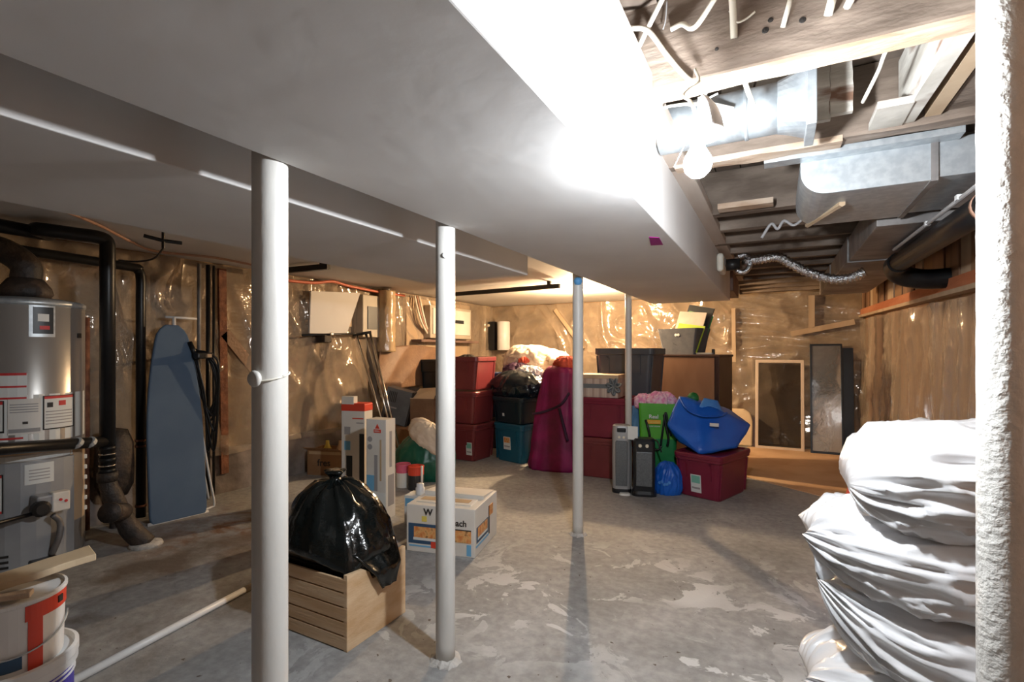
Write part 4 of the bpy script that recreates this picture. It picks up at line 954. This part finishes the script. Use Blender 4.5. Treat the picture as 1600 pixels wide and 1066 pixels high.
tag(MB().lathe([(.001, 0), (.033, 0), (.035, .01), (.035, .05), (.028, .055), (.028, .08), (.001, .082)], 18, Matrix.Translation((q.x-.02, q.y+.06, .22))).build('white_jar', 'white_plastic', smooth=True), 'little white jar standing on the small carton', 'jar')

# ------------------------------------------------------------------ storage tubs
def tote(name, label, loc, rz, wd, dp, h, mat, lid=None, sticker=None, group=None, rim=True, cat='storage tub', grip=True, sz=.3):
    t = thing(name, label, cat, loc, rz, group)
    def k(z): return .84+.12*z/h
    rs = [rrect(wd*k(z), dp*k(z), .05, z) for z in (0, .01, h*.3, h*.6, h*.86)]
    rs[0] = rrect(wd*.82, dp*.80, .04, 0)
    rs += [rrect(wd*.985, dp*.985, .05, h*.865), rrect(wd, dp, .05, h*.88), rrect(wd, dp, .05, h-.012), rrect(wd*.995, dp*.995, .05, h)]
    if lid is None: rs += [rrect(wd*.93, dp*.92, .045, h), rrect(wd*.90, dp*.88, .045, h*.8), rrect(wd*.80, dp*.76, .04, .02)]
    MB().rings(rs).build('body', mat, t, smooth=False, bevel=0)
    if lid:
        MB().rings([rrect(wd*1.01, dp*1.015, .05, h-.025), rrect(wd*1.02, dp*1.025, .05, h-.02), rrect(wd*1.02, dp*1.025, .05, h+.004), rrect(wd*1.0, dp*1.0, .05, h+.014), rrect(wd*.90, dp*.88, .05, h+.014), rrect(wd*.88, dp*.86, .05, h+.004), rrect(wd*.80, dp*.76, .05, h+.004)]).build('lid', lid, t)
    if grip:
        def fp(u, z, off): return (u, -dp*k(z)/2-off, z)
        g = MB()
        for u0, u1, z0, z1 in ((-.14, -.12, h*.45, h*.84), (.12, .14, h*.45, h*.84), (-.14, .14, h*.80, h*.86)):
            u0, u1 = u0*wd/.5, u1*wd/.5
            g.hexa([fp(u0, z0, -.004), fp(u1, z0, -.004), fp(u1, z0, .007), fp(u0, z0, .007), fp(u0, z1, -.004), fp(u1, z1, -.004), fp(u1, z1, .007), fp(u0, z1, .007)])
        g.build('grip_moulding', mat, t)
        for sgn in (-1, 1):
            def sp(v, z, off): return (sgn*(wd*k(z)/2+off), v, z)
            for v in (-.16, .16):
                v0 = v*dp/.4; g = MB()
                g.hexa([sp(v0-.012, h*.05, -.004), sp(v0+.012, h*.05, -.004), sp(v0+.012, h*.05, .006), sp(v0-.012, h*.05, .006), sp(v0-.012, h*.84, -.004), sp(v0+.012, h*.84, -.004), sp(v0+.012, h*.84, .006), sp(v0-.012, h*.84, .006)])
                g.build('rib', mat, t)
    if sticker:
        u, z, sw, sh, c1, c2 = sticker
        def fp(u, z, off): return (u, -dp*k(z)/2-off, z)
        def st(u0, u1, z0, z1, off, m, nm):
            MB().hexa([fp(u0, z0, 0), fp(u1, z0, 0), fp(u1, z0, off), fp(u0, z0, off), fp(u0, z1, 0), fp(u1, z1, 0), fp(u1, z1, off), fp(u0, z1, off)]).build(nm, m, t)
        st(u-sw/2, u+sw/2, z-sh/2, z+sh/2, .003, c1, 'sticker'); st(u-sw/2+.008, u+sw/2-.008, z+.005, z+sh/2-.008, .0042, c2, 'sticker_print')
        st(u-sw/2+.01, u+sw/2-.01, z-sh*.3, z-sh*.2, .0042, 'ink_grey', 'sticker_print')
    return t
G = 'maroon storage tubs'
q = flo(712, 719)
base = (q.x, q.y+.22)
hh = .405
tote('storage_tub', 'red-brown storage tub with a pale sticker, bottom of the stack of three', (base[0], base[1], 0), math.radians(-4), .62, .45, hh+.02, 'red_tub', lid='red_tub', sticker=(.20, .15, .085, .15, 'label_white', 'label_green'), group=G)
tote('storage_tub', 'red-brown storage tub, middle of the stack of three', (base[0], base[1], hh+.035), math.radians(-5), .62, .45, hh-.03, 'red_tub', lid='red_tub', group=G)
tote('storage_tub', 'open red-brown storage tub, topmost of the stack of three', (base[0]+.01, base[1], 2*hh+.035), math.radians(-2), .63, .46, hh-.01, 'red_tub', group=G)
rubbish('dark_cloth', 'ink', (base[0]+.02, base[1], 2*hh+.07), (.23, .15, .25), 1.7, 'dark cloth filling the open red-brown tub', 'cloth', knot=False, amp=.08)
# black tub left of it, behind the post
p = flo(686, 705); tote('storage_tub', 'tall black storage tub half hidden left of the red-brown stack', (p.x-.28, p.y+.40, 0), 0, .40, .40, 1.18, 'navy', lid='navy', group='dark tubs', grip=False)
# teal + navy tubs
q = flo(800, 724); tx, ty = q.x-.05, q.y+.22
tote('storage_tub', 'teal storage tub with bright sticker under the dark navy tub', (tx+.03, ty, 0), math.radians(-15), .47, .42, .44, 'teal', lid='teal', sticker=(-.02, .22, .11, .15, 'label_white', 'fruit'), group='dark tubs')
tote('storage_tub', 'dark navy storage tub standing on the teal tub', (tx+.03, ty, .455), math.radians(-16), .50, .45, .30, 'navy', lid='navy', group='dark tubs', sticker=(-.07, .10, .03, .035, 'label_white', 'label_white'))
rubbish('rubbish_bag', 'navy_bag', (tx+.03, ty, .766), (.36, .25, .20), 4.6, 'black shiny bag heaped on the dark navy tub', 'rubbish bag', knot=False, amp=.10)
p = flo(762, 712); tote('storage_tub', 'blue storage tub behind the teal and red-brown stacks', (p.x-.10, p.y+.62, .42), 0, .46, .40, .58, 'blue_tub', lid='blue_tub', group='dark tubs', grip=False)
tote('storage_tub', 'grey-blue storage tub at the bottom under the blue one', (p.x-.10, p.y+.62, 0), 0, .46, .40, .404, 'grey_tub', lid='grey_tub', group='dark tubs', grip=False)
# clothes heap
hx, hy = tx-.12, ty+.42
tag(MB().bb(-.40, .40, -.2, .25, 0, .98).build('base_carton', 'carton_brown', bevel=.004), 'tall brown carton under the heap of cream clothes', 'box').location = (hx+.30, hy+.28, 0)
rubbish('plastic_wrap', 'white_bag', (tx+.13, ty+.08, .99), (.16, .12, .09), 6.6, 'crumpled white plastic wrap lying on the black shiny bag', 'plastic wrap', knot=False, amp=.25, folds=11)
g_ = 'heap of clothes on the tubs'
t = rubbish('garment', 'khaki', (hx+.18, hy+.16, .985), (.52, .24, .24), 3.1, 'cream garment sprawled over the heap behind the black shiny bag', 'clothes', knot=False, amp=.16, folds=9, group=g_); t.rotation_euler = (0, math.radians(14), .1)
for k, (x0, y0, z0) in enumerate(((-.25, -.16, .22), (.05, -.2, .20), (.25, -.18, .13))):
    MB().tube(curve_pts([(x0, y0+.1, z0+.06), (x0+.10, y0, z0+.06), (x0+.22, y0-.05, z0-.02), (x0+.34, y0-.06, z0-.10)]), [.05+.012*math.sin(i*1.3+k) for i in range(25)], 12).build('sleeve', 'khaki', t, smooth=True)
t = rubbish('garment', 'khaki', (hx-.05, hy+.10, 1.03), (.26, .16, .22), 5.2, 'cream garment bunched at the top of the heap near the black wall box', 'clothes', knot=False, amp=.2, folds=9, group=g_)
t = rubbish('garment', 'red_cloth', (hx+.04, hy-.06, 1.13), (.08, .06, .07), 7.7, 'small red garment on the cream clothes heap', 'clothes', knot=False, amp=.2, group=g_)
t = rubbish('garment', 'fuchsia_dark', (hx-.02, hy-.12, .94), (.20, .14, .14), 2.9, 'dark garment under the red one in the clothes heap', 'clothes', knot=False, amp=.2, group=g_)
# fuchsia garment bag
q = flo(866, 737)
t = thing('garment_bag', 'tall slumped fuchsia fabric bag between the tub stacks', 'bag', (q.x-.06, q.y+.17, 0), math.radians(10))
rs = []; n = 64
for i in range(50):
    f = i/49; z = 1.16*f; wd = .30-.135*f; dp = .19-.03*f
    if f > .9: c_ = math.sqrt(max(.0, 1-((f-.9)/.1)**2)); wd *= .35+.65*c_; dp *= .25+.75*c_
    if f < .04: wd *= .9+.1*f/.04
    ring = []
    for j in range(n):
        a = 2*PI*j/n; cx_, sy_ = math.cos(a), math.sin(a)
        e_ = 2/3.0; xx = wd*math.copysign(abs(cx_)**e_, cx_); yy = dp*math.copysign(abs(sy_)**e_, sy_)
        d = .12*ridge(cx_*2.2, sy_*2.2, z*.9+3)*(.4+.6*f) + .08*nz(cx_*3, sy_*3, z*2.5) + .05*ridge(cx_*4+z*1.5, sy_*4, z*2.2)
        ring.append((xx*(1+d)+.07*f, yy*(1+d)+.04*f, z))
    rs.append(ring)
MB().rings(rs).build('bag_body', 'fuchsia', t, smooth=True)
MB().tube(curve_pts([(-.20, -.22, .62), (-.05, -.25, .66), (.12, -.245, .74), (.20, -.20, .86)]), .014, 8).build('strap', 'fuchsia_dark', t, smooth=True)
MB().tube(curve_pts([(.10, -.25, .70), (.14, -.255, .55), (.19, -.24, .35)]), .016, 8).build('strap', 'fuchsia_dark', t, smooth=True)
rubbish('garment', 'red_cloth', (q.x+.05, q.y+.2, 1.10), (.13, .10, .10), 9.4, 'salmon garment poking out on top of the fuchsia bag', 'clothes', knot=False, amp=.15)

# second maroon stack, gift box, grey tub
q = flo(944, 750); sx, sy = q.x-.02, q.y+.24
tote('storage_tub', 'maroon storage tub on the floor behind the silver tower heater', (sx, sy, 0), math.radians(2), .60, .44, .40, 'red_tub', lid='red_tub', group=G)
tote('storage_tub', 'maroon storage tub under the striped gift box', (sx, sy, .415), math.radians(1), .60, .44, .40, 'maroon', lid='maroon', group=G)
t = thing('gift_box', 'striped gift box with grey ribbon on the maroon tubs', 'box', (sx-.06, sy-.02, .830), math.radians(3))
MB().bb(-.23, .20, -.18, .18, 0, .20).build('box', 'giftwrap', t, bevel=.003); MB().bb(-.235, .205, -.185, .185, .195, .235).build('lid', 'ply', t, bevel=.003)
MB().bb(-.235, .204, -.1835, -.179, .095, .14).build('ribbon', 'ribbon', t)
for k in range(7):
    a = 2*PI*k/7; MB().tube(curve_pts([(.16, -.185, .12), (.16+.05*math.cos(a), -.21, .12+.06*math.sin(a)), (.16+.075*math.cos(a+.3), -.20, .12+.085*math.sin(a+.3)), (.16+.04*math.cos(a+.6), -.19, .12+.04*math.sin(a+.6))], 5), .012, 6).build('bow_loop', 'ribbon', t, smooth=True)
gx, gy = sx+.08, sy+.475
tote('storage_tub', 'maroon storage tub on the floor hidden behind the gift box stack', (gx, gy, 0), 0, .62, .46, .40, 'maroon', lid='maroon', group=G)
tote('storage_tub', 'maroon storage tub directly under the open charcoal tub', (gx, gy, .415), 0, .62, .46, .39, 'maroon', lid='maroon', group=G)
tote('storage_tub', 'open charcoal grey storage tub above the striped gift box', (gx+.02, gy, .82), math.radians(-4), .68, .50, .52, 'grey_tub', group='dark tubs')

# cabinet and what stands on it
q = pix(1074, 552, 5.62)
cb = (q.x, q.y+.23); cr = math.radians(-14)
t = thing('cabinet', 'brown wooden cabinet behind the blue shopping bag', 'cabinet', (cb[0], cb[1], 0), cr)
CWd, CDp, CHt = .80, .42, 1.27
MB().bb(-CWd/2, CWd/2, -CDp/2, CDp/2, .06, CHt-.025).build('carcass', 'cabinet_dark', t, bevel=.003); MB().bb(-CWd/2+.015, CWd/2-.045, -CDp/2-.014, -CDp/2, .08, CHt-.03).build('door', 'cabinet', t, bevel=.002)
MB().bb(-CWd/2-.01, CWd/2+.01, -CDp/2-.02, CDp/2+.005, CHt-.025, CHt).build('top', 'cabinet_dark', t, bevel=.003); MB().bb(-CWd/2+.02, CWd/2-.02, -CDp/2+.03, CDp/2-.02, 0, .06).build('plinth', 'cabinet_dark', t)
Rc = Matrix.Rotation(cr, 3, 'Z')
def oncab(x, y): v = Rc @ Vector((x, y, 0)); return (cb[0]+v.x, cb[1]+v.y, CHt)
t = thing('fabric_bin', 'grey fabric bin on top of the brown cabinet', 'bin', oncab(-.08, 0), math.radians(-20))
MB().rings([rrect(.40, .26, .02, 0), rrect(.42, .28, .02, .10), rrect(.50, .34, .02, .30), rrect(.49, .33, .02, .30), rrect(.41, .27, .02, .04)]).build('body', 'fabric_bin', t)
for s in (-.012, .02): MB().lathe([(.001, 0), (.016, 0), (.016, .005), (.001, .006)], 12, Matrix.Translation((s, -.158, .225)) @ Matrix.Rotation(PI/2, 4, 'X')).build('grommet', 'label_white', t)
MB().add([(-.18, -.150, .19), (-.05, -.152, .12), (-.05, -.157, .12), (-.18, -.155, .19), (-.18, -.152, .2), (-.05, -.154, .13), (-.05, -.158, .13), (-.18, -.157, .2)], [(3, 2, 1, 0), (4, 5, 6, 7), (0, 1, 5, 4), (1, 2, 6, 5), (2, 3, 7, 6), (3, 0, 4, 7)]).build('crease', 'fabric_bin', t)
bc = oncab(-.08, 0); g_ = 'folders in the grey fabric bin'
for k, (m, lb, tilt, dy, hh_) in enumerate((('paper', 'beige folder leaning out of the grey fabric bin', .34, -.085, .48), ('lime', 'lime green folder in the grey fabric bin', .34, -.105, .325), ('label_dark', 'black folder standing tallest in the grey fabric bin', .30, .0, .56), ('bag_green_dark', 'dark green folder at the back of the grey fabric bin', .18, .06, .47))):
    t = thing('folder', lb, 'folder', (bc[0], bc[1]+dy, CHt+.045), math.radians(-20), g_, rx=-tilt, ry=math.radians(6+3*k))
    MB().bb(-.17+.02*k, .17+.01*k, -.006, .006, 0, hh_).build('cover', m, t, bevel=.002); MB().bb(-.165+.02*k, .165+.01*k, -.004, .004, hh_-.002, hh_+.002).build('pages', 'paper', t)
p = oncab(.22, -.10); t = thing('small_device', 'flat silver gadget lying on the cabinet top', 'gadget', p, cr)
MB().bb(-.10, .08, -.04, .05, 0, .022).build('case', 'heater_silver', t, bevel=.006); MB().bb(.06, .085, .0, .04, 0, .06).build('stub', 'heater_black', t, bevel=.004)

# ------------------------------------------------------------------ tower heaters
q = flo(968, 771); fr = math.radians(14)
t = thing('tower_heater', 'silver tower heater on the floor by the maroon tubs', 'heater', (q.x, q.y+.07, 0), fr)
MB().rings([rrect(.17, .15, .05, 0), rrect(.175, .155, .05, .02), rrect(.175, .15, .05, .04)]).build('base', 'heater_black', t)
MB().rings([rrect(.165, .135, .045, .04), rrect(.172, .14, .05, .3), rrect(.170, .135, .05, .56), rrect(.160, .12, .05, .615), rrect(.14, .10, .045, .625)]).build('body', 'heater_silver', t, smooth=False)
MB().rings([rrect(.105, .02, .009, .07, cy=-.066), rrect(.11, .02, .009, .3, cy=-.068), rrect(.11, .02, .009, .47, cy=-.066), rrect(.09, .02, .009, .485, cy=-.066)]).build('grille', 'heater_grille', t)
MB().bb(-.04, .04, -.074, -.05, .56, .60).build('handle_recess', 'heater_black', t, bevel=.008)
for s in (-.02, .022): MB().lathe([(.001, 0), (.012, 0), (.010, .012), (.001, .013)], 12, Matrix.Translation((s, -.066, .515)) @ Matrix.Rotation(PI/2, 4, 'X')).build('dial', 'knob', t)
MB().rings([rrect(.10, .08, .03, 0, cy=-.10, cx=.03), rrect(.09, .07, .03, .014, cy=-.10, cx=.03)]).build('foot', 'label_white', t)
q = flo(1003, 776)
t = thing('tower_heater', 'black tower heater with two pale dials', 'heater', (q.x, q.y+.08, 0), fr)
MB().rings([rrect(.22, .18, .05, 0), rrect(.22, .18, .05, .02), rrect(.19, .15, .04, .045)]).build('base', 'heater_black', t)
MB().rings([rrect(.19, .15, .03, .04), rrect(.195, .155, .03, .3), rrect(.19, .15, .03, .49), rrect(.16, .12, .03, .515)]).build('body', 'heater_black', t)
MB().bb(-.07, .07, -.084, -.06, .09, .40).build('grille', 'heater_grille', t, bevel=.006)
for s in (-.035, .025): MB().lathe([(.001, 0), (.017, 0), (.014, .014), (.001, .015)], 14, Matrix.Translation((s, -.076, .455)) @ Matrix.Rotation(PI/2, 4, 'X')).build('dial', 'knob', t)
MB().tube(curve_pts([(.07, .0, .50), (.11, -.04, .50), (.13, -.06, .46), (.15, -.05, .40)]), .007, 7).build('power_cord', 'heater_black', t, smooth=True)
q2 = pix(988, 678, 4.50); tt = tag(MB().bb(-.05, .05, -.004, .004, -.07, .07).build('paper_tag', 'label_white', t), 'x', 'y') if False else MB().box((-.10, -.03, .56), (.09, .006, .12), None).build('paper_tag', 'label_white', t)

# ------------------------------------------------------------------ bags by the tower heaters
q = flo(1028, 762)
t = thing('shopping_bag', 'green shopping bag with black handles and store lettering', 'bag', (q.x-.03, q.y+.17, 0), math.radians(12), rx=0)
rs = []
for f, wd, dp in ((0, .30, .20), (.02, .32, .22), (.25, .33, .23), (.46, .34, .24), (.80, .37, .22)):
    rs.append([(x+.015*nz(x*6, y*6, f*4), y+.02*nz(x*5, y*5, f*5+2)-.03*f, f) for x, y, _ in rrect(wd, dp, .03, 0, n=5)])
MB().rings(rs[:4]).build('lower_body', 'bag_green_dark', t, smooth=False); MB().rings([rs[3], [(x*.5+X2*.5, y*.5+Y2*.5, .63) for (x, y, z), (X2, Y2, z2) in zip(rs[3], rs[4])], rs[4], [(x*.94, y*.9, .79) for x, y, z in rs[4]], [(x*.9, y*.8, .60) for x, y, z in rs[4]]]).build('upper_body', 'bag_green', t, smooth=False)
for s in (-.12, .05):
    MB().tube(curve_pts([(s, -.165, .70) if s > 0 else (s, -.150, .64), (s+.02, -.175, .58), (s+.04, -.18, .48), (s+.03, -.17, .40)]), .011, 6).build('handle', 'heater_black', t, smooth=True)
MB().tube(curve_pts([(.02, -.17, .40), (.04, -.178, .56), (.065, -.165, .72), (.09, -.17, .60), (.115, -.165, .50)]), .010, 6).build('handle', 'heater_black', t, smooth=True)
MB().tube(curve_pts([(-.08, -.16, .42), (-.02, -.18, .36), (.03, -.175, .40)]), .010, 6).build('handle', 'heater_black', t, smooth=True)
MB().bb(-.105, .02, -.160, -.150, .605, .645).build('orange_band', 'orange', t)
lettering('Real', .052, 'label_white', t, (-.045, -.162, .675), (PI/2, 0, 0), bold=.001); lettering('Canadian', .030, 'yellow', t, (-.043, -.1615, .625), (PI/2, 0, 0)); lettering('Superstore', .025, 'label_white', t, (-.043, -.162, .585), (PI/2, 0, 0))
bx, by = q.x-.03, q.y+.17
g_ = 'clothes stuffed in the green bag'
rubbish('garment', 'pink_cloth', (bx+.02, by+.0, .72), (.15, .11, .12), 5.9, 'pink garment bunched at the top of the green bag', 'clothes', knot=False, amp=.22, group=g_)
rubbish('garment', 'pink_cloth', (bx-.15, by-.02, .74), (.08, .07, .09), 3.3, 'small pink garment hanging at the edge of the green bag', 'clothes', knot=False, amp=.22, group=g_)
t = thing('denim_garment', 'light blue garment draped down beside the green bag', 'clothes', (bx-.215, by-.02, 0), .2)
MB().grid(16, 24, lambda u, v: (-.07+.12*u, .02*ridge(u*3, v*1.5, 2)-.03*math.sin(PI*u), .30+.46*v)).build('cloth', 'denim', t, smooth=True, solid=.03)
q = flo(1040, 774)
t = rubbish('carrier_bag', 'bag_blue', (q.x, q.y+.10, 0), (.13, .12, .19), 4.1, 'small crumpled blue carrier bag on the floor by the maroon tub', 'bag', knot=False, amp=.12, flat=-.5)
# blobs of white print
for k in range(5): MB().lathe([(.001, 0), (.016, 0), (.012, .004), (.001, .005)], 8, Matrix.Translation((-.05+.022*k, -.128+.004*abs(k-2), .11+.012*math.sin(k*2))) @ Matrix.Rotation(PI/2, 4, 'X')).build('print_mark', 'bag_blue_light', t)
# big maroon tub with the large blue bag
q = flo(1124, 786); rz = math.radians(-19)
w_, d_, h_ = .44, .64, .385
off = Matrix.Rotation(rz, 3, 'Z') @ Vector((-w_*.42, d_*.42, 0))
tc = (q.x+off.x, q.y+off.y, 0)
tote('storage_tub', 'maroon lidded tub with pale sticker under the large blue bag', tc, rz, w_, d_, h_, 'maroon', lid='maroon', sticker=(-.02, .13, .095, .16, 'label_white', 'label_green'), group=G)

def hullbag(name, mat, parent, pts, sub=3, amp=.012, seed=1):
    bm = bmesh.new()
    for p in pts: bm.verts.new(p)
    bmesh.ops.convex_hull(bm, input=bm.verts)
    for v in [v for v in bm.verts if not v.link_faces]: bm.verts.remove(v)
    bmesh.ops.triangulate(bm, faces=bm.faces)
    bmesh.ops.subdivide_edges(bm, edges=bm.edges, cuts=7, use_grid_fill=True)
    for _ in range(1): bmesh.ops.smooth_vert(bm, verts=bm.verts, factor=.35, use_axis_x=True, use_axis_y=True, use_axis_z=True)
    bm.normal_update()
    for v in bm.verts:
        n_ = v.normal; c_ = v.co
        v.co = c_ + n_*amp*(ridge(c_.x*5+seed, c_.y*5, c_.z*5)*.8 + .5*nz(c_.x*11, c_.y*11, c_.z*11+seed))
    me = bpy.data.meshes.new(name); bm.to_mesh(me); bm.free()
    me.polygons.foreach_set('use_smooth', [True]*len(me.polygons)); me.materials.append(M[mat])
    o = bpy.data.objects.new(name, me); C.objects.link(o); o.parent = parent; return o
lidz = h_+.012
t = thing('blue_shopping_bag', 'large bright blue carry bag slumped on the maroon lidded tub', 'bag', (tc[0], tc[1], lidz))
O = Vector((tc[0], tc[1], lidz))
def lp(px, py, z):
    p = pix(px, py, z)-O; p.z = max(p.z, .003); return p
hullbag('bag_body', 'bag_blue', t, [lp(1042, 662, 4.62), lp(1050, 676, 4.6), lp(1064, 692, 4.55), lp(1097, 712, 4.36), lp(1152, 700, 4.5), lp(1174, 664, 4.62), lp(1060, 618, 4.72), lp(1090, 634, 4.60), lp(1120, 640, 4.58), lp(1060, 690, 4.95), lp(1150, 690, 5.0), lp(1140, 640, 4.9), lp(1080, 622, 4.95)], amp=.010)
hullbag('inner_fold', 'bag_blue_light', t, [lp(1092, 636, 4.58), lp(1100, 622, 4.66), lp(1122, 626, 4.66), lp(1132, 646, 4.60), lp(1110, 640, 4.85), lp(1100, 630, 4.85)], amp=.006)
sm = MB(); p = lp(1116, 664, 4.42); sm.box(p, (.075, .008, .028), None); sm.build('label_patch', 'carton_white', t)
MB().tube(curve_pts([lp(1062, 622, 4.70), lp(1074, 640, 4.55), lp(1096, 650, 4.48), lp(1124, 650, 4.50), lp(1136, 645, 4.56)]), .009, 6).build('handle', 'bag_blue', t, smooth=True)
p = pix(1083, 622, 4.78); t = tag(MB().lathe([(.001, -.055), (.03, -.047), (.05, -.02), (.055, 0), (.05, .02), (.03, .047), (.001, .055)], 20, Matrix.Translation(p)).build('green_ball', 'green_ball', smooth=True), 'dark green ball showing above the large blue bag', 'ball')

# ------------------------------------------------------------------ against the back wall, right
p0 = flo(1137, 697); 
t = thing('foam_slab', 'tan rounded slab leaning at the back wall behind the maroon tub', 'slab', (atY(1156, 690, 7.62).x, 7.60, 0), rx=math.radians(-8))
P = [(-.20, 0), (.16, 0), (.165, .34), (.13, .46), (.05, .51), (-.14, .51), (-.20, .45)]
MB().rings([[(x, -.04, z) for x, z in P], [(x, .04, z) for x, z in P]]).build('slab', 'foam', t, bevel=.02); MB().bb(.166, .20, -.035, .04, 0, .40).build('dark_edge', 'cabinet_dark', t)
a, b = atY(1180, 600, 7.55), atY(1257, 600, 7.55)
t = thing('window_screen', 'cream framed window screen leaning against the back wall', 'window screen', ((a.x+b.x)/2, 7.50, 0), rx=math.radians(-7))
sw, sh = (b.x-a.x)/2, 1.20
for c_, d_ in (((-sw+.02, 0, sh/2), (.04, .02, sh)), ((sw-.02, 0, sh/2), (.04, .02, sh)), ((0, 0, .02), (2*sw, .021, .04)), ((0, 0, sh-.02), (2*sw, .021, .04))): MB().box(c_, d_).build('frame_bar', 'screen_frame', t, bevel=.004)
MB().bb(-sw+.03, sw-.03, -.002, .002, .03, sh-.03).build('mesh', 'mesh_screen', t)
a, b = atY(1266, 600, 7.50), atY(1318, 600, 7.50)
t = thing('mirror', 'narrow silver mirror with black frame leaning in the back corner', 'mirror', ((a.x+b.x)/2, 7.45, 0), rx=math.radians(-9), rz=math.radians(0))
sw, sh = (b.x-a.x)/2, 1.42
for c_, d_ in (((-sw+.012, 0, sh/2), (.024, .03, sh)), ((sw-.01, 0, sh/2), (.02, .03, sh)), ((0, 0, .018), (2*sw, .031, .036)), ((0, 0, sh-.012), (2*sw, .031, .024))): MB().box(c_, d_).build('frame_bar', 'heater_black', t, bevel=.003)
MB().bb(-sw+.02, sw-.015, -.004, .004, .03, sh-.02).build('glass', 'mirror', t)
MB().bb(-sw+.02, sw-.015, .005, .014, .03, sh-.02).build('backing', 'heater_black', t)
t = thing('dark_board', 'black board leaning in the corner beside the mirror', 'board', (b.x+.065, 7.56, 0), rx=math.radians(-7))
MB().bb(-.06, .06, -.01, .01, 0, 1.36).build('board', 'heater_black', t)
MB().bb(-.06, -.045, -.016, -.01, .02, 1.34).build('edge_trim', 'dark_metal', t)
# cardboard on the floor
P = [flo(1150, 742), flo(1328, 788), flo(1352, 745), flo(1340, 707), flo(1168, 699)]
tag(MB().rings([[p+Vector((0, 0, .001)) for p in P], [p+Vector((0, 0, .008)) for p in P]]).build('cardboard_sheet', 'mat_tan'), 'flat tan cardboard sheet on the floor before the screen and mirror', 'cardboard')
p = flo(1340, 790); t = thing('red_container', 'red jug half hidden behind the stacked white bags', 'container', (.40, 3.05, 0))
MB().rings([rrect(.18, .18, .04, 0), rrect(.20, .20, .04, .02), rrect(.20, .20, .04, .5), rrect(.16, .16, .04, .60), rrect(.06, .06, .02, .66)]).build('body', 'red_print', t); MB().lathe([(.001, .65), (.03, .65), (.03, .69), (.001, .69)], 14).build('cap', 'white_plastic', t); MB().bb(-.105, -.1, -.06, .06, .25, .4).build('label_patch', 'label_white', t)

# ------------------------------------------------------------------ stacked white bags
def sack(label, cx, cy, z0, L_, W_, Hh, seed, rz=0, tip=0, amp=.016, roundend=False):
    t = thing('white_sack', label, 'sack', (cx, cy, z0), rz, 'stacked white sacks')
    nu, na = 90, 130; rs = []
    for i in range(nu+1):
        u = -1+2*i/nu; au = abs(u); left = max(0, -u)
        if roundend: zs = max(.03, 1-au**3.4)**.5; ys = max(.05, 1-.75*au**5)**.5
        else: zs = max(.0, 1-au**2.6)**.55+.02; ys = (1-.10*(1-au**2))*(1-.68*left**2.6)
        ring = []
        for j in range(na):
            a = 2*PI*j/na; ca, sa = math.cos(a), math.sin(a)
            y = math.copysign(abs(ca)**.72, ca); z = math.copysign(abs(sa)**.82, sa)
            k = 2.6+1.4*left
            f = max(0, ridge(u*.45+seed, ca*k+.35*u, sa*k*1.3+seed+.35*u))**2*1.5-.5 + .75*(max(0, ridge(u*.6+3, ca*5.6+.9*u, sa*6.4+seed))**2-.35) + .35*ridge(u*.7, ca*11, sa*12+seed) + .10*nz(u*6, ca*6, sa*6+seed)
            d = amp*(.55+.85*left)*f*min(1, zs*1.5+.1)
            yy = W_/2*ys*y + d*ca; zz = Hh/2*(1+zs*z) + d*sa
            xx = L_/2*u*(1-(.0 if u > 0 else .07)*(1-min(1, abs(y)**2))*(0 if roundend else 1))
            zz += tip*left**3*(.4+.6*abs(y)**2)
            ring.append((xx, yy, max(.0, zz) if z0 < .01 else zz))
        rs.append(ring)
    MB().rings(rs).build('poly_sack', 'white_bag', t, smooth=True)
    return t
SY = 2.03
sack('white plastic sack on the floor, bottom of the stack', .505, SY, 0, .88, .66, .33, 1.3, rz=.03, tip=.04)
sack('white plastic sack third from the top of the stack', .535, SY, .275, .84, .64, .29, 4.7, rz=-.02, tip=.13, amp=.018)
sack('white plastic sack second from the top with a pointed corner', .510, SY, .52, .88, .66, .29, 8.2, rz=.02, tip=.03, amp=.018)
sack('white plastic sack with gathered folds, topmost of the stack', .580, SY, .755, .76, .64, .315, 11.9, rz=0, tip=-.03, amp=.022, roundend=True)
